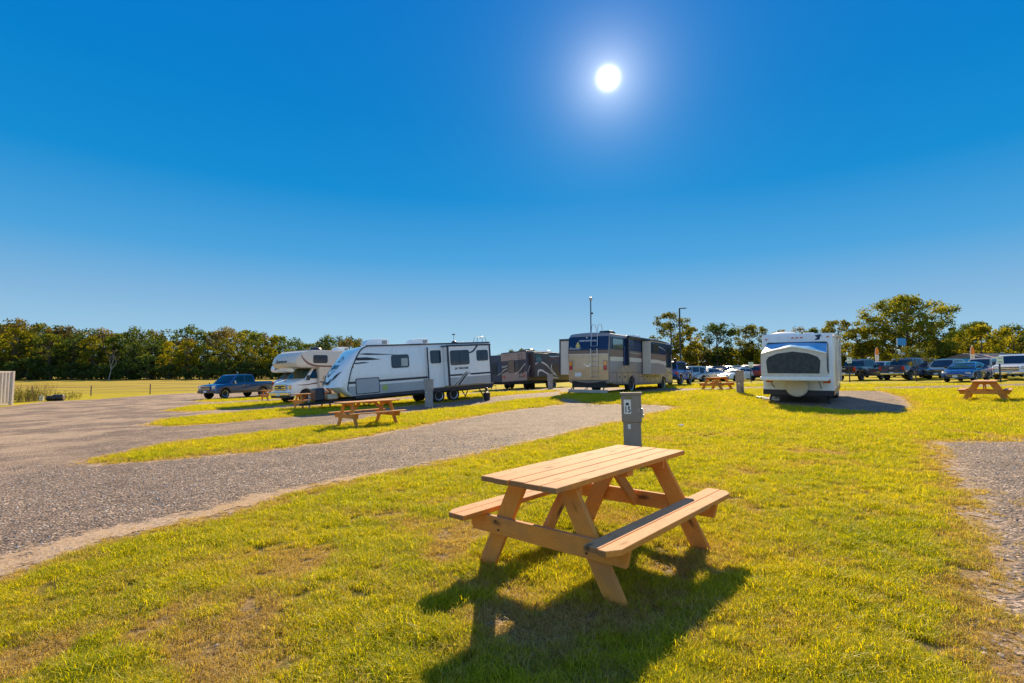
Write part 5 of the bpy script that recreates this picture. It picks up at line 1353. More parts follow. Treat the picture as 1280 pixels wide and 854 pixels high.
KIND['jeep'] = dict(L=4.2, W=1.8, r=.41, wx=(1.25, -1.25), zb=.48, low=[(-1.95, .55), (-2.0, .75), (-2.0, 1.15), (-1.95, 1.18), (.65, 1.17), (1.75, 1.12), (1.95, 1.05), (1.98, .65)],
             cab=[(-1.96, 1.14), (-1.92, 1.78), (-1.8, 1.84), (.2, 1.84), (.3, 1.80), (.62, 1.14)], side=[[(-1.8, 1.22), (-1.78, 1.72), (-.95, 1.74), (-.95, 1.22)], [(-.85, 1.22), (-.85, 1.74), (.12, 1.72), (.4, 1.22)]], tw=.86, gl=(.8, 1.0))
def car(kind, pm, name, label, cat, loc, heading, group=None, rim=None, two=None, opts=()):
    """heading: the way its front points"""
    K = KIND[kind]; L, W, r = K['L'], K['W'], K['r']; hw = W / 2
    t = thing(name, label, cat, loc, heading, group)
    wf_, wr_ = K['wx']; ar = r * 1.16; zb = K['zb']
    low = list(K['low'])
    bottom = [(wf_ + ar, zb)] + arch(wf_, r * .98, ar)[0:] + [(wf_ - ar, zb), (wr_ + ar, zb)] + arch(wr_, r * .98, ar) + [(wr_ - ar, zb)]
    bottom = [(x, max(z, zb)) for x, z in bottom]
    Pl = low + bottom  # low runs rear->front along the top, bottom runs front->rear
    def bf(x, y, z):
        k = abs(y) / hw
        nosec = .24 if kind in ('sedan', 'van', 'suv') else .10
        if x > L * .33: x = x - nosec * k ** 3 * ((x - L * .33) / (L * .17))
        if x < -L * .4: x = x + .10 * k ** 3 * ((-x - L * .4) / (L * .1))
        zz = K['low'][2][1]
        yy = y * (1 - .05 * sstep(.75, zz + .1, z)) * (1 - .03 * sstep(.55, .25, z))
        if z > zz - .12 and x > .9: z = z + .03 * (1 - k * k)
        return (x, yy, z)
    shell(Pl, W, .07, bf, mids=(.7, .4, 0, -.4, -.7)).build('body', pm, t, smooth=34)
    mb = MB(); mb.box((0, 0, zb + .14), (L * .86, W * .74, .22)); mb.build('underbody', M_frame, t)
    if two:
        for s in (1, -1):
            mb = MB(); mb.poly([(wf_ - ar - .02, zb), (wr_ + ar + .02, zb), (wr_ + ar + .02, zb + .2), (wf_ - ar - .02, zb + .2)], .012, side(s * (hw - .012), s)); mb.build('rocker_panel', two, t)
    # cabin
    cab = K['cab']; zc0 = cab[0][1]; zc1 = max(z for x, z in cab); tw = K['tw'] * hw; bw = hw * .93
    def yw(z): return bw + (tw - bw) * max(0, min(1, (z - zc0) / (zc1 - zc0))) ** 1.15
    mb = MB(); n = len(cab); vs = []
    cols = (-1, -.93, -.6, 0, .6, .93, 1)
    for c_ in cols:
        for i, (x, z) in enumerate(cab):
            dz = 0 if abs(c_) == 1 else (.02 if abs(c_) < .7 else .012)
            dx = .09 * (1 - c_ * c_) * (1 if x > 0 else -.5) if i in (0, 1, n - 1, n - 2) else 0
            vs.append((x + dx, c_ * yw(z), z + (dz if i not in (0, n - 1) else 0)))
    fs = [tuple(range(n)), tuple(range((len(cols) - 1) * n, len(cols) * n))[::-1]]
    for i in range(len(cols) - 1):
        for k in range(n):
            k2 = (k + 1) % n; fs.append((i * n + k, i * n + k2, (i + 1) * n + k2, (i + 1) * n + k))
    mb.add(vs, fs); mb.build('cabin', pm, t, smooth=40)
    for s in (1, -1):
        for sd2 in K['side']:
            mb = MB(); mb.poly(sd2, .006, lambda u, v, h, s=s: (u, s * (yw(v) + .004 + h), v)); mb.build('side_window', M_glass, t)
    def slab(p0, p1, a, b_, m, nm, off=.012):
        """pane between cabin outline points p0 (low) and p1 (high)"""
        d = Vector((p1[0] - p0[0], 0, p1[1] - p0[1])); nrm_ = Vector((-d.z, 0, d.x)).normalized()
        if nrm_.z < 0: nrm_ = -nrm_
        out = []
        mb = MB(); NN = 6; rows = []
        for f_ in (a, b_):
            x = p0[0] + d.x * f_; z = p0[1] + d.z * f_
            row = []
            for i in range(NN + 1):
                c_ = -.90 + 1.8 * i / NN; sgn = 1 if p0[0] > 0 else -.5
                row.append(Vector((x + .09 * (1 - c_ * c_) * sgn, c_ * yw(z), z + .02 * (1 - abs(c_)) )) + nrm_ * (off + .012))
            rows.append(row)
        vs = rows[0] + rows[1]; vs2 = [v - nrm_ * .03 for v in vs]
        fs = [(i, i + 1, NN + 2 + i, NN + 1 + i) for i in range(NN)]; m_ = len(vs)
        fs += [tuple(m_ + q for q in f)[::-1] for f in fs]
        mb.add(vs + vs2, fs); return mb.build(nm, m, t, smooth=60)
    slab(cab[-1], cab[-2] if kind != 'sedan' else cab[-3], .10, .93, M_glass if kind != 'sedan' else M_glassg, 'windscreen')
    if kind == 'sedan': slab(cab[0], cab[2], .16, .92, M_glass, 'rear_window')
    elif kind == 'pickup': slab(cab[0], cab[1], .16, .9, M_glass, 'rear_window')
    else: slab(cab[0], cab[1], .2, .95, M_glass, 'rear_window')
    # wheels
    for x in (wf_, wr_):
        for s in (1, -1): wheel(t, x, s * (hw - .14), r, .24, rim, out=s)
    xf = K['low'][-2][0]; xr = K['low'][0][0]; zt = K['low'][2][1]
    for s in (1, -1):
        hx, hz_ = {'sedan': (2.12, .66), 'suv': (2.16, .82), 'van': (2.26, .76), 'pickup': (2.82, .96), 'jeep': (1.97, .92)}[kind]
        if kind == 'jeep':
            mb = MB(); mb.lathe([(.1, hx), (.09, hx + .03)], c=(0, s * .5, hz_), axis='x', n=16); mb.build('headlight', M_lamp, t)
        else:
            mb = MB(); mb.box((hx, s * (hw - .24), hz_), (.24 if kind != 'pickup' else .16, .32, .14 if kind != 'pickup' else .26)); mb.build('headlight', M_lamp, t, bevel=.035)
        lx_, lz_, lh = {'sedan': (-2.34, .86, .16), 'suv': (-2.33, 1.0, .3), 'van': (-2.46, 1.02, .34), 'pickup': (-2.93, 1.08, .34), 'jeep': (-1.98, .95, .2)}[kind]
        mb = MB(); mb.box((lx_, s * (hw - .13), lz_), (.12, .2, lh)); mb.build('tail_light', M_red, t, bevel=.025)
        mb = MB(); mx_ = {'sedan': .78, 'suv': .85, 'van': 1.1, 'pickup': 1.12, 'jeep': .4}[kind]
        mb.box((mx_, s * (hw + .06), zc0 + .1), (.12, .2, .15 if kind != 'pickup' else .26)); mb.build('wing_mirror', M_trim if 'chrome' not in opts else M_chrome, t, bevel=.03)
        mb = MB()
        for (x0, z0, z1) in ((K['side'][-1][0][0] - .04, zb + .12, zc0), (K['side'][-1][-1][0] + .02, zb + .12, zc0)):
            mb.poly([(x0, z0), (x0 + .012, z0), (x0 + .012, z1), (x0, z1)], .003, side(s * (hw - .006), s))
        mb.build('door_seam', M_black, t)
        mb = MB(); mb.box((K['side'][-1][0][0] + .14, s * (hw + .004), zc0 - .12), (.18, .03, .03)); mb.build('door_handle', M_chrome, t)
    gx = xf + .015
    mb = MB(); mb.box((gx - .03, 0, {'sedan': .50, 'suv': .72, 'van': .62, 'pickup': .88, 'jeep': .85}[kind]), (.09, W * .50, {'sedan': .18, 'suv': .24, 'van': .16, 'pickup': .34, 'jeep': .3}[kind])); g_ = mb.build('grille', M_trim, t, bevel=.03)
    mb = MB(); gz_ = {'sedan': .55, 'suv': .76, 'van': .66, 'pickup': .90, 'jeep': .9}[kind]
    mb.box((gx + .02, 0, gz_), (.02, W * .5, .03)); 
    if kind == 'sedan': swoosh(mb, [(-.52, .60, .02), (-.46, .48, .03), (0, .43, .03), (.46, .48, .03), (.52, .60, .02)], .02, lambda u, v, h: (gx + .01 + h, u, v))
    if kind == 'pickup': mb.box((gx + .02, 0, gz_ + .12), (.02, W * .5, .03)); mb.box((gx + .02, 0, gz_ - .12), (.02, W * .5, .03))
    mb.build('grille_trim', M_chrome, g_)
    bm_ = M_chrome if kind == 'pickup' and 'dark' not in opts else (two or M_trim)
    mb = MB(); mb.box((xf - .02, 0, zb + .16), (.16, W * .86, .20 if kind == 'pickup' else .10)); fb = mb.build('front_bumper', bm_, t, bevel=.04)
    mb = MB(); mb.box((xf + .065, 0, zb + .2), (.01, .31, .15)); mb.build('licence_plate', M_plate, fb)
    mb = MB(); mb.box((xr - .05, 0, zb + .18), (.18, W * .9, .2 if kind == 'pickup' else .12)); rb_ = mb.build('rear_bumper', bm_, t, bevel=.04)
    mb = MB(); mb.box((xr - .15, 0, zb + .26 if kind == 'pickup' else zb + .36), (.01, .31, .15)); mb.build('licence_plate', M_plate, rb_)
    if kind == 'pickup':
        mb = MB(); mb.poly([(-.86, .78), (.86, .78), (.86, 1.27), (-.86, 1.27)], .015, endw(-2.955, -1)); tg = mb.build('tailgate', pm, t)
        mb = MB(); mb.box((-2.98, 0, 1.12), (.02, .3, .07)); mb.build('tailgate_handle', M_silver, tg)
        mb = MB(); mb.box((-2.02, 0, 1.325), (1.72, W * .82, .03)); mb.build('bed_cover', M_black, t)
        mb = MB(); mb.box((-.55, 0, 1.955), (.1, .4, .03)); mb.build('third_brake_light', M_red, t)
    if 'cablights' in opts:
        for k in range(5):
            mb = MB(); mb.box((.62, -.5 + k * .25, 1.965), (.1, .07, .035)); mb.build('roof_light', M_amber, t)
    if 'flares' in opts:
        for x in (wf_, wr_):
            for s in (1, -1):
                mb = MB(); A_ = arch(x, r * .98, ar + .01, 10); B_ = arch(x, r * .98, ar + .12, 10)
                mb.strip(A_, B_, .035, side(s * (hw - .01), s)); mb.build('wheel_arch_flare', two, t)
    if kind == 'jeep':
        mb = MB(); mb.lathe([(.2, -2.32), (.38, -2.3), (.39, -2.08), (.2, -2.04)], c=(0, 0, 1.0), axis='x', n=24); mb.build('spare_wheel', M_rub, t, smooth=40)
    return t
def P2(n, c, **k): return paint(n, c, rough=.22, coat=1.0, **k)
C_blue = P2('deep blue car paint', (.012, .055, .19)); C_navy = P2('navy car paint', (.012, .028, .075)); C_silver = P2('silver car paint', (.42, .44, .46), metal=.4); C_wht = P2('white car paint', (.75, .75, .74))
C_red = P2('red car paint', (.30, .012, .012)); C_tan = P2('tan car paint', (.46, .36, .25)); C_black = P2('black car paint', (.014, .016, .022)); C_mid = P2('mid blue car paint', (.04, .12, .26)); C_teal = P2('green grey car paint', (.10, .13, .12))
C_jeep = P2('bright blue car paint', (.015, .09, .42)); C_maroon = P2('maroon car paint', (.16, .015, .03)); C_brown = mat('brown bumper paint', (.10, .065, .045), rough=.4)
# the blue truck on the left
X1 = Vector((-24.15, 42.0)); X2 = Vector((-22.7, 45.7)); m_ = (X1 + X2) / 2; hd = math.atan2(X1.x - X2.x, X1.y - X2.y)
bt = car('pickup', C_blue, 'pickup_truck', 'deep blue lifted pickup with brown bumper and flares, alone by the gravel on the left', 'pickup truck', (m_.x, m_.y), hd, None, two=C_brown, opts=('cablights', 'flares', 'chrome', 'dark'))
GR = 'vehicles parked in rows at the far side'
HR = R(59)
def wheelat(u1, D1, u2, h, kind):  # centre from the rear wheel column
    pass
hv = Vector((math.sin(HR), math.cos(HR)))
rw = Vector((.776 * 44.8, 44.8)); side_v = Vector((-math.cos(HR), math.sin(HR)))
c2 = rw + hv * 1.8 + side_v * .9
car('pickup', C_navy, 'pickup_truck', 'dark blue pickup seen from behind its tailgate, directly left of the sapling', 'pickup truck', tuple(c2), HR, GR)
c1 = Vector((.681 * 47.0, 47.0)) + hv * 1.8 + side_v * .9
car('pickup', C_black, 'pickup_truck', 'black pickup seen from behind, next to the right side of the tent-end camper', 'pickup truck', tuple(c1), HR, GR)
c3 = Vector((.792 * 49.5, 49.5)) + hv * 2.6 + side_v * .6
car('pickup', C_maroon, 'pickup_truck', 'maroon and silver pickup mostly hidden behind the dark blue one and the sapling', 'pickup truck', tuple(c3), HR, GR, two=C_silver)
# blue sedan facing us
f1 = Vector((.9 * 37.6, 37.6)); f2 = Vector((.9245 * 39.1, 39.1)); dv_ = (f2 - f1).normalized(); hm = math.atan2(-dv_.x, -dv_.y)
lf = Vector((-dv_.y, dv_.x)) # towards the vehicle's right when facing us
c4 = (f1 + f2) / 2 + Vector((-dv_.y, dv_.x)) * .78
car('sedan', C_blue, 'sedan_car', 'glossy blue sedan facing the camera behind the far right picnic table', 'car', tuple(c4), hm, GR)
HF = hm
car('suv', C_teal, 'suv_car', 'green grey suv parked facing us between the sapling and the blue sedan', 'suv', at(1182, 46.5), HF, GR)
car('suv', C_tan, 'wagon_car', 'tan wagon parked right behind the blue sedan', 'car', at(1228, 46.0), HF, GR)
car('suv', C_mid, 'suv_car', 'mid blue suv in the row behind the tan wagon', 'suv', at(1234, 56), HF, GR)
car('pickup', C_wht, 'pickup_truck', 'white pickup facing the camera, cut off by the right edge of the photo', 'pickup truck', (39.9, 40.6), HF - R(6), GR)
car('suv', C_silver, 'suv_car', 'silver suv seen between the black pickup and the dark blue pickup', 'suv', at(1100, 58), HF, GR)
car('sedan', C_silver, 'sedan_car', 'silver sedan roof showing behind the sign by the white pickup', 'car', at(1258, 54), HF, GR)
# group left of the camper
HS = R(64)
ctr = R(64) + math.pi
car('van', C_silver, 'minivan', 'silver minivan parked just behind the blue off-roader and lamp post', 'minivan', at(857, 58.5), ctr, GR)
car('sedan', C_silver, 'sedan_car', 'silver sedan with its bonnet to us, left of the white sedan', 'car', at(883, 59), ctr, GR)
car('sedan', C_wht, 'sedan_car', 'white sedan facing left directly behind the brown utility pedestal', 'car', at(922, 57), ctr, GR)
car('suv', C_navy, 'suv_car', 'dark blue suv partly hidden behind the white sedan', 'suv', at(937, 63.5), ctr, GR)
car('suv', C_red, 'suv_car', 'bright red suv at the left edge of the tent-end camper', 'suv', at(957, 58), HR, GR)
car('sedan', C_maroon, 'sedan_car', 'dark red sedan in the second row behind the two light sedans', 'car', at(901, 66), ctr, GR)
car('sedan', C_black, 'sedan_car', 'black sedan in the second row behind the silver minivan', 'car', at(871, 67.5), ctr, GR)
car('suv', C_black, 'suv_car', 'black suv in the back row left of the dark red sedan', 'suv', at(889, 75), ctr, GR)
car('suv', C_silver, 'suv_car', 'silver suv in the back row behind the dark red sedan', 'suv', at(914, 76), ctr, GR)
car('sedan', C_mid, 'sedan_car', 'mid blue sedan in the back row right above the white sedan', 'car', at(928, 77), ctr, GR)
car('suv', C_navy, 'suv_car', 'navy suv in the back row above the silver minivan', 'suv', at(855, 77), ctr, GR)
car('jeep', C_jeep, 'off_roader', 'bright blue boxy off-roader with rear spare wheel in front of the bus motorhome', 'car', at(843, 40.5), R(34), None)

# ------------------------------------------------------------------ lamp post, mast, signs, banners
def post_thing(nm, label, cat, loc, h, r0, r1, group=None):
    t = thing(nm, label, cat, loc, R(90), group, tilt=False)
    mb = MB(); mb.tube([(0, 0, -.1), (0, 0, h)], [r0, r1], 12); mb.build('pole', M_trim, t, smooth=50)
    return t
lp = post_thing('lamp_post', 'tall black lamp post with a flat square head beside the bus motorhome', 'lamp post', at(850.5, 60), 8.6, .11, .09)
mb = MB(); mb.box((.1, 0, 8.62), (.2, .1, .1)); mb.build('arm', M_trim, lp); mb = MB(); mb.box((.48, 0, 8.63), (.62, .36, .09)); mb.build('lamp_head', M_trim, lp, bevel=.02)
mb = MB(); mb.lathe([(.28, 0), (.28, .5), (.2, .55)], n=16); mb.build('concrete_base', mat('concrete', (.34, .33, .31), rough=.9, bump=.4), lp)
ms = post_thing('antenna_mast', 'thin dark mast with small camera box rising behind the bus motorhome', 'mast', at(739, 47), 8.15, .07, .05)
mb = MB(); mb.box((0, 0, 8.15), (.26, .22, .30)); mb.build('camera_box', M_steel, ms, bevel=.03); mb = MB(); mb.box((.1, 0, 6.8), (.2, .12, .16)); mb.build('bracket_box', M_trim, ms)
M_sign = mat('pale sign face', (.66, .76, .66), rough=.5)
def small_sign(label, u, D, h=1.9, w_=.46, sh=.5, m=M_sign, txt=None):
    t = thing('parking_sign', label, 'sign', at(u, D), R(90), 'small signs on posts along the parking row', tilt=False)
    mb = MB(); mb.box((0, 0, h / 2 - .1), (.07, .07, h + .2)); mb.build('post', M_trim, t)
    mb = MB(); mb.box((0, -.045, h - sh / 2 + .02), (w_, .02, sh)); q = mb.build('panel', m, t, bevel=.004)
    if txt: lettering(txt, .2, lambda a, b_, h_: (a, -.058, h - sh / 2 + .02 + b_), M_deep, q)
    mb = MB(); mb.box((0, -.057, h - sh + .14), (w_ * .6, .004, .05)); mb.box((0, -.057, h - .1), (w_ * .6, .004, .04)); mb.build('text_line', M_deep, q)
small_sign('pale sign on a dark post in front of the white sedan', 938, 50, 1.95)
small_sign('pale sign on a dark post in front of the black pickup', 1061, 43.5, 2.1, .4, .5)
small_sign('larger pale green sign on a post left of the white pickup', 1249, 35.5, 1.78, .46, .5)
bs = thing('blue_sign', 'square blue sign high on a post in front of the big oak', 'sign', at(1127, 78), R(90), None, tilt=False)
mb = MB(); mb.box((0, 0, 2.9), (.16, .16, 6.2)); mb.build('post', M_trim, bs); mb = MB(); mb.box((0, -.1, 5.2), (1.35, .12, 1.05)); p_ = mb.build('panel', mat('blue sign face', (.02, .25, .55), rough=.4), bs, bevel=.01)
mb = MB(); mb.box((-.69, -.1, 5.2), (.05, .14, 1.1)); mb.build('edge_trim', M_white, p_)
mb = MB(); mb.box((0, -.1, 3.35), (.9, .06, .4)); mb.build('lower_panel', M_steel, bs)
M_or = mat('orange flag cloth', (.85, .24, .02), rough=.7); M_flw = mat('white flag cloth', (.75, .72, .66), rough=.7)
def feather(label, u, D, h=3.4):
    t = thing('feather_flag', label, 'flag', at(u, D), R(90), 'feather flags above the parked cars', tilt=False)
    mb = MB(); mb.tube([(0, 0, 0), (0, 0, h * .8), (.08, 0, h * .93), (.3, 0, h)], .02, 6); mb.build('pole', M_white, t, smooth=60)
    mb = MB(); swoosh(mb, [(.2, h * .42, .40), (.22, h * .55, .42), (.22, h * .72, .44)], .012, lambda a, b_, q: (a, q + .02 * math.sin(b_ * 5), b_)); cl = mb.build('lower_cloth', M_flw, t)
    mb = MB(); swoosh(mb, [(.23, h * .72, .44), (.24, h * .86, .42), (.22, h * .96, .2)], .012, lambda a, b_, q: (a, q + .02 * math.sin(b_ * 5), b_)); mb.build('upper_cloth', M_or, t)
    mb = MB()
    for k in range(4): mb.box((.21, -.02, h * (.46 + .065 * k)), (.16, .006, .1))
    mb.build('letters', M_or, cl)
feather('orange and white feather flag beside the blue banner trailer', 1213, 52, 3.2)
feather('small orange feather flag above the gap between the black and dark blue pickups', 1094, 62, 3.6)
bn = thing('banner_trailer', 'long low trailer with a blue lettered banner behind the parked cars', 'trailer', at(1190, 66), R(90), None, tilt=False)
mb = MB(); mb.box((0, 0, 1.35), (5.2, 2.1, 1.5)); mb.build('body', M_nvp, bn, bevel=.05)
mb = MB(); mb.box((0, -1.08, 1.82), (4.6, .04, .8)); q = mb.build('banner', mat('blue banner cloth', (.02, .27, .52), rough=.6), bn)
bn.rotation_mode = 'XYZ'; bn.rotation_euler = (0, 0, 0)
lettering("Pam's Daily Connection", .42, lambda a, b_, h: (a, -1.105, 1.82 + b_), M_deep, q, xs=.95, bold=.01)
for x in (-.6, .6):
    for s in (1, -1): wheel(bn, x, s * .95, .33, .2, out=s)
# low buildings behind the lots
def low_building(label, loc, L, D_, h, wm, rm, heading=0):
    t = thing('low_building', label, 'building', loc, heading, None, tilt=False); t.rotation_mode = 'XYZ'; t.rotation_euler = (0, 0, heading)
    mb = MB(); mb.box((0, 0, h / 2), (L, D_, h)); mb.build('wall', wm, t)
    mb = MB(); mb.poly([(-D_ / 2 - .4, h), (D_ / 2 + .4, h), (0, h + .75)], L + .8, lambda u, v, q: (-L / 2 - .4 + q, u, v)); mb.build('roof', rm, t)
    n = int(L / 4)
    for i in range(n):
        x = -L / 2 + 2 + i * 4
        fr = MB().box((x, -D_ / 2 - .03, h * .55), (1.5, .06, 1.1)).build('window', M_trim, t); MB().box((x, -D_ / 2 - .065, h * .55), (1.3, .02, .9)).build('pane', M_glass, fr)
low_building('long low building with a pale sunlit roof under the trees beyond the left parked cars', at(900, 113), 27, 6, 2.3, mat('brown siding', (.16, .11, .08), rough=.8), mat('pale metal roof', (.40, .30, .22), rough=.8, var=.3, scale=1.5))
low_building('low brown building behind the white pickup and the tan wagon', at(1262, 74), 13, 6, 2.5, mat('brown siding', (.16, .11, .08)), mat('weathered brown roof', (.30, .20, .15), rough=.7))

# ------------------------------------------------------------------ container, fence, junk by the field
M_cont = mat('cream corrugated steel', (.68, .58, .47), rough=.6, dirt=.4)
ct = thing('shipping_container', 'cream corrugated steel container at the left edge of the photo', 'container', (-38.4, 39.6), 0, None, tilt=False)
ct.rotation_mode = 'XYZ'; ct.rotation_euler = (0, 0, math.pi / 2)
mb = MB(); prof = []; x = -.16
while x > -6.0:
    prof += [(x, 0), (x - .05, .07), (x - .12, .07), (x - .17, 0)]; x -= .26
for (p, q) in zip(prof, prof[1:]):
    mb.add([(p[0], p[1], .14), (q[0], q[1], .14), (q[0], q[1], 2.46), (p[0], p[1], 2.46), (p[0], p[1] + .02, .14), (q[0], q[1] + .02, .14), (q[0], q[1] + .02, 2.46), (p[0], p[1] + .02, 2.46)], [(0, 1, 2, 3), (4, 7, 6, 5)], .5)
mb.build('corrugated_wall', M_cont, ct)
for nm, b1, b2 in (('corner_post', (-.07, .03, 1.3), (.16, .14, 2.6)), ('top_rail', (-3.1, .05, 2.52), (6, .1, .12)), ('bottom_rail', (-3.1, .05, .1), (6, .1, .16)), ('end_wall', (-.02, 1.25, 1.3), (.04, 2.4, 2.5)), ('roof', (-3.1, 1.25, 2.57), (6.1, 2.45, .04)), ('corner_post', (-.07, 2.44, 1.3), (.16, .14, 2.6))):
    MB().box(b1, b2).build(nm, M_cont, ct, bevel=.006)
fn_ = thing('wire_fence', 'thin post and wire fence along the edge of the dry field', 'fence', (-50.5, 64, gz(-50.5, 64)), 0, None, tilt=False); fn_.rotation_mode = 'XYZ'; fn_.rotation_euler = (0, 0, 0)
M_post = mat('weathered fence post', (.12, .085, .06), rough=.9)
xs_ = [-46 + 7.35 * i for i in range(10)]
for x in xs_: MB().box((x, 0, .5 + gz(-50.5 + x, 64) - gz(-50.5, 64)), (.09, .09, 1.5)).build('post', M_post, fn_)
for z in (.35, .7, 1.05):
    MB().tube([(x, -.05, z + gz(-50.5 + x, 64) - gz(-50.5, 64)) for x in xs_], .012, 4).build('wire', M_steel, fn_)
bk = thing('white_bucket', 'white plastic bucket in the weeds near the container', 'bucket', at(54.5, 48.5), 0)
mb = MB(); mb.lathe([(.17, 0), (.21, .42), (.225, .43), (.225, .46), (.2, .46)], n=18); mb.build('tub', M_white, bk, smooth=40); mb = MB(); mb.tube([(.22 * math.cos(a), .0, .43 + .12 * math.sin(a)) for a in [i * .35 for i in range(10)]], .008, 5); mb.build('handle', M_steel, bk)
for u, D_, lab, rr in ((68.5, 47.5, 'black drum lying on its side, left one of two in the weeds', .24), (76, 47, 'larger black drum lying on its side, right one of two in the weeds', .29)):
    dr = thing('steel_drum', lab, 'drum', at(u, D_), R(70), 'drums lying in the weeds')
    mb = MB(); mb.lathe([(rr * .9, -.4), (rr, -.38), (rr, -.14), (rr * 1.03, -.13), (rr, -.12), (rr, .12), (rr * 1.03, .13), (rr, .14), (rr, .38), (rr * .9, .4)], c=(0, 0, rr), axis='x', n=22); mb.build('drum', M_black, dr, smooth=35)
    MB().lathe([(rr * .75, .4), (rr * .7, .405)], c=(0, 0, rr), axis='x', n=18).build('lid', M_post, dr)
# stones
def rock(label, loc, size, m, seed, name='stone'):
    bm = bmesh.new(); bmesh.ops.create_icosphere(bm, subdivisions=3, radius=size)
    for v in bm.verts:
        k = 1 + .35 * mnoise.noise(v.co * (1.1 / size) + Vector((seed, 3, 0))) + .1 * mnoise.noise(v.co * (3 / size) + Vector((seed, 3, 0))); v.co = Vector((v.co.x * k * 1.2, v.co.y * k, v.co.z * k * .75))
    me = bpy.data.meshes.new(name); bm.to_mesh(me); bm.free(); me.materials.append(m)
    o = bpy.data.objects.new(name, me); COL.objects.link(o); o.location = (loc[0], loc[1], gz(*loc) + size * .4); tag(o, label, 'stone', 'odd stones lying about'); return o
M_rock = mat('grey limestone', (.34, .33, .32), rough=.9, var=.3, scale=30, bump=.5)
rock('grey stone with a dark shadow on the sandy edge of the gravel, bottom left', px(172, 669), .022, M_rock, 1)
rock('pale lump of stone on the grass right of the numbered pedestal', px(852, 534), .065, mat('pale stone', (.62, .6, .56), rough=.9, var=.2, scale=20), 2)
rock('small pinkish stone in the dry grass patch, lower left', px(122, 798), .012, mat('pink stone', (.5, .36, .28), rough=.9), 3)
rock('small tan stone in the grass right of the pinkish one', px(272, 808), .012, mat('tan stone', (.55, .42, .3), rough=.9), 4)
rock('flat tan stone at the bottom left edge of the photo', px(95, 849), .018, mat('tan stone', (.55, .42, .3), rough=.9), 5)
# ------------------------------------------------------------------ trees
L_green = leaf_mat('green autumn leaves', [(0, (.03, .055, .014)), (.35, (.08, .115, .02)), (.62, (.16, .18, .025)), (1, (.30, .26, .04))])
L_dark = leaf_mat('dark oak leaves', [(0, (.02, .042, .022)), (.45, (.055, .085, .028)), (.8, (.11, .14, .03)), (1, (.22, .21, .04))])
L_gold = leaf_mat('golden autumn leaves', [(0, (.06, .07, .01)), (.35, (.15, .145, .014)), (.7, (.28, .25, .018)), (1, (.44, .36, .03))], trl=1.6)
L_brown = leaf_mat('rusty brown leaves', [(0, (.055, .045, .02)), (.4, (.125, .10, .04)), (.75, (.20, .16, .055)), (1, (.27, .23, .08))])
L_olive = leaf_mat('olive leaves', [(0, (.045, .055, .014)), (.4, (.11, .115, .02)), (.75, (.20, .185, .03)), (1, (.31, .26, .045))])
M_bark = mat('grey brown bark', (.085, .065, .05), rough=.95, var=.35, scale=8, bump=.6, bscale=12)
M_deadw = mat('bleached dead wood', (.26, .23, .20), rough=.9, var=.2)

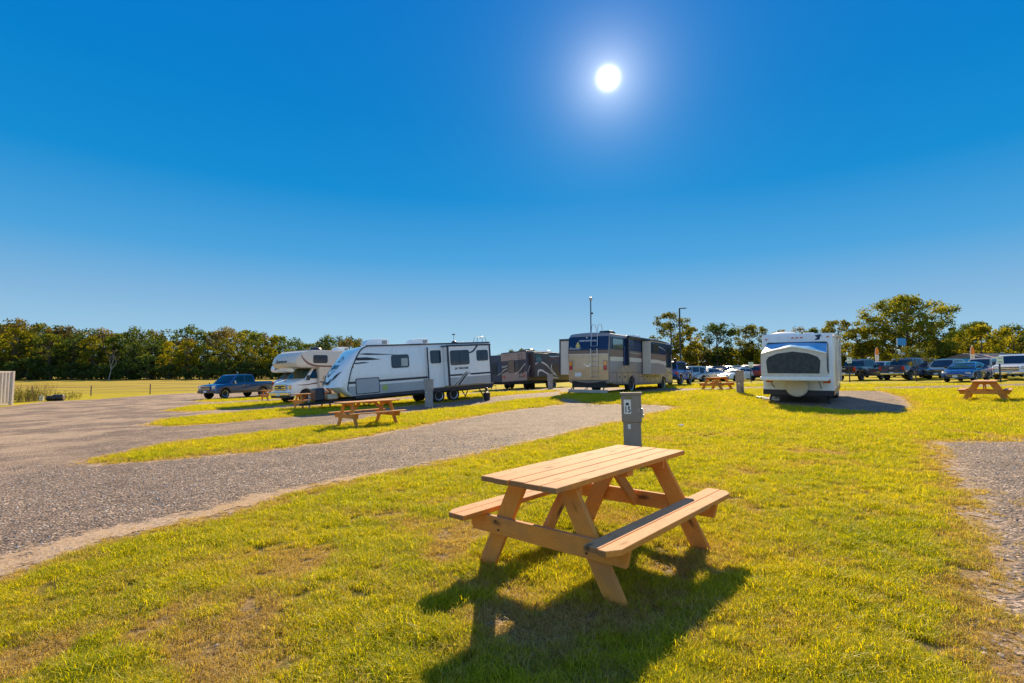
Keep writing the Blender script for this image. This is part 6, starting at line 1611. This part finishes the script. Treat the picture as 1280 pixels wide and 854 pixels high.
def tree_meshes(seed, H, cr, c0, tr, ncl, nl, ls, rc, lean=0.0, form='round', sparse=1.0, extra=None):
    """trunk MB and crown arrays. H height, cr crown radius, c0 crown base height, ncl clumps of nl leaves of size ls, clump radius rc"""
    g = random.Random(seed); n = np.random.default_rng(seed)
    cz = (H + c0) / 2; ch = (H - c0) / 2; cl = []
    tries = 0
    lobes = [(g.uniform(0, 6.28), g.uniform(.0, .6), g.uniform(.45, 1.0), g.uniform(.35, .6)) for _ in range(7)]
    while len(cl) < ncl and tries < ncl * 40:
        tries += 1
        a = g.uniform(0, 6.283); z = g.uniform(-1, 1); rr = g.random() ** .45
        k = math.sqrt(max(0, 1 - abs(z) ** (2.6 if form == 'round' else 1.6)))
        if form == 'vase': k = (.35 + .65 * sstep(-1, .35, z)) * math.sqrt(max(0, 1 - max(0, (z - .35) / .65) ** 2.2))
        x, y = rr * k * math.cos(a), rr * k * math.sin(a)
        if rr < .35 and g.random() < .5: continue
        bump_ = mnoise.noise((x * 1.6 + seed, y * 1.6, z * 1.6)) 
        if bump_ < -.12 * sparse: continue
        s = 1 + .18 * bump_
        cl.append((x * cr * s + lean * (z + 1) * .5, y * cr * s, cz + z * ch * (.96 + .1 * g.random())))
    if extra: cl += extra
    tk = MB()
    bx = lean * .3
    tp = [(0, 0, -.2), (bx * .2, g.uniform(-.1, .1), H * .18), (bx * .6, g.uniform(-.2, .2), H * .42), (bx + g.uniform(-.3, .3), g.uniform(-.3, .3), H * .68), (bx * 1.5, 0, H * .88)]
    tk.tube(tp, [tr * 1.25, tr, tr * .75, tr * .45, tr * .12], 8)
    def tpt(z):
        for p, q in zip(tp, tp[1:]):
            if z <= q[2]: 
                t_ = (z - p[2]) / (q[2] - p[2]); return Vector(p).lerp(Vector(q), t_)
        return Vector(tp[-1])
    order = sorted(cl, key=lambda c_: g.random())
    nb = min(len(order), max(14, int(len(order) * .45)))
    for c_ in order[:nb]:
        d = math.hypot(c_[0], c_[1]); z0 = max(H * .14, min(H * .8, c_[2] - d * g.uniform(.55, 1.0)))
        p0 = tpt(z0); p3 = Vector(c_); mid1 = p0.lerp(p3, .35) + Vector((g.uniform(-.3, .3), g.uniform(-.3, .3), -.05 * d)); mid2 = p0.lerp(p3, .7) + Vector((g.uniform(-.3, .3), g.uniform(-.3, .3), .02 * d))
        r0 = tr * .38 * (1 - z0 / H * .5)
        tk.tube([p0, mid1, mid2, p3], [r0, r0 * .62, r0 * .35, r0 * .08], 5, caps=False)
        for _ in range(2):
            q = p3 + Vector((g.uniform(-1, 1), g.uniform(-1, 1), g.uniform(-.3, 1))) * rc * .9
            tk.tube([mid2, mid2.lerp(q, .6), q], [r0 * .25, r0 * .14, r0 * .03], 4, caps=False)
    C = np.array(cl); N_ = len(C) * nl
    cen = np.repeat(C, nl, 0); tint = np.repeat(n.random(len(C)), nl) * .6 + n.random(N_) * .4
    dirs = n.normal(size=(N_, 3)); dirs /= np.linalg.norm(dirs, axis=1)[:, None]
    rad = rc * n.random(N_) ** .5 * np.repeat(n.uniform(.6, 1.25, len(C)), nl)
    pos = cen + dirs * rad[:, None] * np.array([1, 1, .72])
    a = n.normal(size=(N_, 3)); a /= np.linalg.norm(a, axis=1)[:, None]
    b = np.cross(a, n.normal(size=(N_, 3))); b /= np.linalg.norm(b, axis=1)[:, None]
    sz = ls * n.uniform(.5, 1.2, N_)[:, None]
    v = np.stack([pos - a * sz, pos - b * sz * .55, pos + a * sz, pos + b * sz * .55], 1).reshape(-1, 3)
    return tk, v, np.repeat(tint, 4)

def crown_mesh(v, tint, m, name='crown'):
    n = len(v); me = bpy.data.meshes.new(name); me.vertices.add(n); me.vertices.foreach_set('co', v.astype(np.float32).ravel())
    me.loops.add(n); me.polygons.add(n // 4); me.loops.foreach_set('vertex_index', np.arange(n, dtype=np.int32)); me.polygons.foreach_set('loop_start', np.arange(0, n, 4, dtype=np.int32))
    me.update(calc_edges=True); a = me.attributes.new('rnd', 'FLOAT', 'POINT'); a.data.foreach_set('value', tint.astype(np.float32))
    me.materials.append(m); return me

def make_tree(name, label, cat, loc, m, group=None, rot=0.0, **k):
    tk, v, tint = tree_meshes(**k)
    t = thing(name, label, cat, (loc[0], loc[1], gz(*loc)), rot, group, tilt=False)
    tk.build('trunk', M_bark, t, smooth=60)
    o = bpy.data.objects.new('crown', crown_mesh(v, tint, m)); COL.objects.link(o); o.parent = t
    return t

# the wood beyond the field: six kinds of tree, copied with their own size and place
GW = 'trees of the wood beyond the field'
proto = []
specs = [('dense_tree', L_green, dict(seed=1, H=12, cr=4.2, c0=.6, tr=.22, ncl=100, nl=30, ls=.30, rc=1.1)), ('dense_tree', L_dark, dict(seed=2, H=12, cr=4.4, c0=.5, tr=.25, ncl=105, nl=30, ls=.30, rc=1.15)),
         ('golden_tree', L_gold, dict(seed=3, H=11, cr=3.6, c0=.8, tr=.2, ncl=85, nl=30, ls=.28, rc=1.0)), ('rusty_tree', L_brown, dict(seed=4, H=12.5, cr=4.3, c0=1.0, tr=.22, ncl=90, nl=28, ls=.28, rc=1.1)),
         ('olive_tree', L_olive, dict(seed=5, H=12, cr=4.0, c0=.6, tr=.22, ncl=95, nl=30, ls=.30, rc=1.05)), ('dense_tree', L_dark, dict(seed=6, H=11.5, cr=3.8, c0=.4, tr=.22, ncl=90, nl=30, ls=.3, rc=1.1)),
         ('dark_bush', L_dark, dict(seed=8, H=4.2, cr=3.4, c0=.1, tr=.12, ncl=50, nl=28, ls=.26, rc=.9))]
KL = ['mid green leafy tree in the wood beyond the dry field', 'dark blue green tree in the wood beyond the dry field', 'golden yellow tree standing in the wood beyond the dry field', 'rusty brown thin leaved tree in the wood beyond the dry field', 'olive green tree in the wood beyond the dry field',
      'smaller dark tree in the wood beyond the dry field', 'low dark bush at the foot of the wood beyond the dry field']
gW = random.Random(11)
used = {}
def wood_tree(k, x, y, s, sz=1.0):
    if k not in used:
        nm, m, sp = specs[k]; t = make_tree(nm, KL[k], 'bush' if k == 6 else 'tree', (x, y), m, GW, **sp); used[k] = t
    else: t = copy_tree(used[k])
    t.location = (x, y, gz(x, y)); t.rotation_mode = 'XYZ'; t.rotation_euler = (0, 0, gW.uniform(0, 6.28)); t.scale = (s, s, s * sz); return t
# outline of the wood as seen: photo column -> top row of the trees
TOPS = [(-120, 392), (0, 398), (25, 397), (48, 401), (70, 401), (95, 404), (130, 408), (165, 410), (200, 411), (240, 411), (262, 414), (295, 412), (325, 417), (370, 419), (410, 421), (445, 421), (520, 434), (620, 440), (700, 440), (760, 442), (860, 445)]
def top_at(u):
    for (a, b_), (c, d) in zip(TOPS, TOPS[1:]):
        if a <= u <= c: return b_ + (d - b_) * (u - a) / (c - a)
    return TOPS[0][1] if u < 0 else TOPS[-1][1]
GOLDEN = {235, 250, 100, 0, 265}
def wood_row(D0, u0, u1, step, kinds, jit, hk, dg=0):
    u = u0
    while u < u1:
        D = D0 + dg * (u / 640.0) + gW.uniform(-jit, jit); x = (u - 640) / F * D
        h = (469 - top_at(u)) / F * math.hypot(D, 0) * hk * gW.uniform(.82, 1.08) + .6
        k = gW.choice(kinds)
        if any(abs(u - q) < step * .45 for q in (8, 118, 222, 250, 330)) and hk < 1 and k != 6: k = 2 if q_ok() else k
        wood_tree(k, x, D, h / specs[k][2]['H'])
        u += step * gW.uniform(.8, 1.2)
def q_ok(): return gW.random() < .6
wood_row(118, -110, 640, 25, (0, 1, 1, 0, 3, 5, 4), 2.0, .78, 22)
wood_row(125, -120, 660, 22, (0, 1, 1, 3, 4, 5), 2.0, .95, 24)
wood_row(134, -120, 660, 22, (1, 0, 3, 1, 5), 2.5, 1.0, 26)
wood_row(114, -110, 640, 26, (6,), 1.0, .001, 22) if False else None
u = -110
while u < 640:
    D = 114 + 22 * (u / 640); wood_tree(6, (u - 640) / F * D, D, gW.uniform(.7, 1.25)); u += gW.uniform(20, 30)
# bleached dead tree in the edge of the wood
dt = thing('dead_tree', 'bleached bare dead tree leaning out of the dark wood edge', 'tree', (*at(137, 112),), 0, None, tilt=False)
mb = MB(); gD = random.Random(5)
def limb(mb, p, d, L, r, n):
    q = p + d * L; mb.tube([p, p.lerp(q, .5) + Vector((gD.uniform(-.15, .15), 0, gD.uniform(-.1, .1))), q], [r, r * .75, r * .5], 5, caps=False)
    if n:
        for _ in range(2 + (n > 2)):
            nd_ = (d + Vector((gD.uniform(-.8, .8), gD.uniform(-.4, .4), gD.uniform(-.15, .6)))).normalized(); limb(mb, q, nd_, L * gD.uniform(.55, .8), r * .5, n - 1)
limb(mb, Vector((0, 0, 0)), Vector((.25, 0, 1)).normalized(), 2.4, .12, 4)
mb.build('trunk', M_deadw, dt, smooth=60)

# far trees behind the motorhomes and the car park: every one its own crown
GB = 'trees behind the car park'
def far_tree(label, u, D, top, width, m, seed, form='round', c0f=.25, dens=1.0, lean=0.0, nm='tree', sparse=1.0, group=GB, ls=.22):
    x, y = at(u, D); g0 = gz(x, y); H = CH + (467 - top) / F * D - g0; cr = width / 2 / F * D
    c0 = H * c0f; vol = cr * cr * (H - c0); ncl = int(min(330, max(60, vol * .8 * dens))); rc = max(.55, min(1.3, (vol / ncl) ** (1 / 3) * .85))
    return make_tree(nm, label, 'tree', (x, y), m, group, seed=seed, H=H, cr=cr * .98, c0=c0, tr=max(.14, H * .019), ncl=ncl, nl=56, ls=ls, rc=rc, form=form, lean=lean, sparse=sparse)
far_tree('tall airy olive tree standing behind the lamp post, left of the far cars', 838, 92, 394, 50, L_olive, 31, 'vase', .30, .75, sparse=2.2)
far_tree('spreading olive tree right beside the lamp post, lower than its neighbour', 863, 95, 412, 36, L_olive, 32, 'vase', .34, .7, sparse=2.2)
far_tree('round grey green tree above the silver sedan', 897, 96, 405, 46, L_dark, 33, 'vase', .22, .85, sparse=1.8)
far_tree('open crowned pale tree with bare lower limbs above the white sedan', 937, 98, 410, 46, L_olive, 34, 'vase', .38, .6, sparse=2.4)
far_tree('thin pale tree top showing over the left roof corner of the tent-end camper', 990, 104, 412, 44, L_brown, 35, 'vase', .3, .45, sparse=2.6)
far_tree('dark tree top just over the right roof corner of the tent-end camper', 1018, 100, 412, 30, L_dark, 36, 'round', .3)
far_tree('golden green tree directly right of the tent-end camper', 1050, 92, 402, 46, L_olive, 37, 'vase', .2, .9, sparse=1.5)
far_tree('orange gold tree on the left side of the big oak', 1078, 88, 412, 50, L_gold, 38, 'vase', .45, .6, lean=-1.5, sparse=1.8)
oak = far_tree('great spreading green oak, the biggest tree on the right', 1136, 84, 374, 112, L_green, 39, 'round', .16, 1.0, nm='oak_tree', sparse=2.0)
far_tree('low olive tree under the right side of the big oak', 1172, 82, 424, 52, L_olive, 40, 'round', .15, .9)
far_tree('brownish tree between the big oak and the yellow trees', 1198, 88, 424, 40, L_brown, 41, 'round', .1, .9)
far_tree('big golden yellow tree behind the tan wagon', 1228, 80, 411, 54, L_gold, 42, 'round', .1, 1.0)
far_tree('golden olive tree above the white pickup', 1266, 82, 413, 52, L_gold, 43, 'round', .1, 1.0)
far_tree('tall dark tree top behind the golden tree, left peak', 1222, 112, 405, 50, L_dark, 44)
far_tree('tall dark tree top behind the golden tree, right peak', 1264, 112, 407, 46, L_dark, 45)
far_tree('dark tree at the right edge behind the golden olive tree', 1300, 105, 414, 50, L_dark, 46)
far_tree('dark green tree with a flat top between oak and golden tree', 1196, 112, 418, 44, L_dark, 47)
far_tree('golden olive tree beyond the right edge of the photo', 1318, 84, 416, 56, L_olive, 48)
# understorey line
gu = random.Random(21)
U = [(815, 433, L_olive), (832, 438, L_gold), (852, 436, L_gold), (868, 434, L_gold), (882, 438, L_brown), (896, 436, L_olive), (910, 437, L_gold), (925, 440, L_dark), (940, 436, L_gold), (956, 433, L_gold), (972, 430, L_olive), (1008, 432, L_gold), (1036, 428, L_gold), (1058, 432, L_green), (1078, 436, L_gold), (1096, 436, L_olive), (1113, 440, L_gold), (1150, 438, L_dark), (1168, 444, L_olive), (1190, 438, L_gold), (1212, 436, L_dark), (1246, 430, L_dark), (1284, 430, L_olive)]
lowlab = {id(L_olive): 'olive', id(L_gold): 'golden', id(L_brown): 'brownish', id(L_dark): 'dark green', id(L_green): 'green'}
for i, (u, tp, m) in enumerate(U):
    wv = gu.uniform(32, 42)
    lab = 'low %s tree in the understorey line, %s' % (lowlab[id(m)], 'behind the cars left of the tent-end camper' if u < 960 else ('hidden low behind the tent-end camper' if u < 1030 else ('behind the pickups' if u < 1160 else 'behind the parked cars on the right')))
    far_tree(lab, u, 100 + gu.uniform(-3, 8), tp, wv, m, 60 + i, 'round', .04, 1.15, nm='low_tree', group='low trees beneath the tall ones')
for i, (u, tp, wv, m) in enumerate(((640, 441, 26, L_olive), (655, 438, 22, L_olive), (668, 444, 20, L_gold), (684, 441, 26, L_olive), (700, 444, 22, L_dark), (622, 446, 20, L_dark), (712, 436, 26, L_dark), (730, 440, 24, L_olive), (750, 441, 30, L_dark), (775, 440, 30, L_olive), (800, 436, 30, L_olive))):
    far_tree('distant %s tree top showing above the brown swirl trailer' % lowlab[id(m)] if u < 705 else 'distant %s tree hidden behind the bus motorhome' % lowlab[id(m)], u, 120, tp, wv, m, 90 + i, 'round', .08, 1.0, group='distant trees behind the motorhomes')
# sapling in front of the pickups
x, y = at(1144.5, 41.5)
sp = make_tree('sapling_tree', 'young airy tree with a thin trunk in front of the dark blue pickup', 'tree', (x, y), L_olive, None, seed=77, H=2.95, cr=1.5, c0=1.35, tr=.05, ncl=36, nl=34, ls=.07, rc=.34, form='round', sparse=1.5)
# weeds by the container
def weeds(label, loc, n, h, rad, m, seed, group=None):
    g = random.Random(seed); t = thing('weed_clump', label, 'weeds', loc, 0, group)
    mb = MB(); lv = []
    for _ in range(n):
        a = g.uniform(0, 6.28); r = rad * math.sqrt(g.random()); b = Vector((r * math.cos(a), r * math.sin(a), 0)); hh = h * g.uniform(.5, 1); tip = b + Vector((g.uniform(-.4, .4), g.uniform(-.3, .3), hh))
        mb.tube([b, b.lerp(tip, .5) + Vector((g.uniform(-.06, .06), 0, .03)), tip], [.012, .008, .003], 4, caps=False)
        for k in range(9):
            p = b.lerp(tip, g.uniform(.25, 1)); lv.append(p + Vector((g.uniform(-.08, .08), g.uniform(-.08, .08), 0)))
    mb.build('stems', M_weed, t)
    c = np.array([tuple(p) for p in lv]); n_ = np.random.default_rng(seed); N_ = len(c)
    a = n_.normal(size=(N_, 3)); a /= np.linalg.norm(a, axis=1)[:, None]; b = np.cross(a, n_.normal(size=(N_, 3))); b /= np.linalg.norm(b, axis=1)[:, None]
    sz = .06 * n_.uniform(.5, 1.3, N_)[:, None]
    v = np.stack([c - a * sz, c - b * sz * .4, c + a * sz, c + b * sz * .4], 1).reshape(-1, 3)
    o = bpy.data.objects.new('leaves', crown_mesh(v, np.repeat(n_.random(N_), 4), m, 'leaves')); COL.objects.link(o); o.parent = t
M_weed = mat('dry weed stem', (.25, .17, .08), rough=.9)
weeds('tall yellow brown weeds right beside the container', at(32, 46), 130, 1.35, 1.3, L_olive, 1, 'weeds by the field')
weeds('dry brown weeds between the container and the white bucket', at(47, 49), 80, 1.1, 1.0, L_brown, 2, 'weeds by the field')
weeds('thin dry weeds behind the drums', at(84, 50), 60, .9, 1.1, L_olive, 3, 'weeds by the field')
weeds('reddish dry weeds far behind the container', at(44, 66), 70, 1.8, 2.2, L_brown, 4, 'weeds by the field')
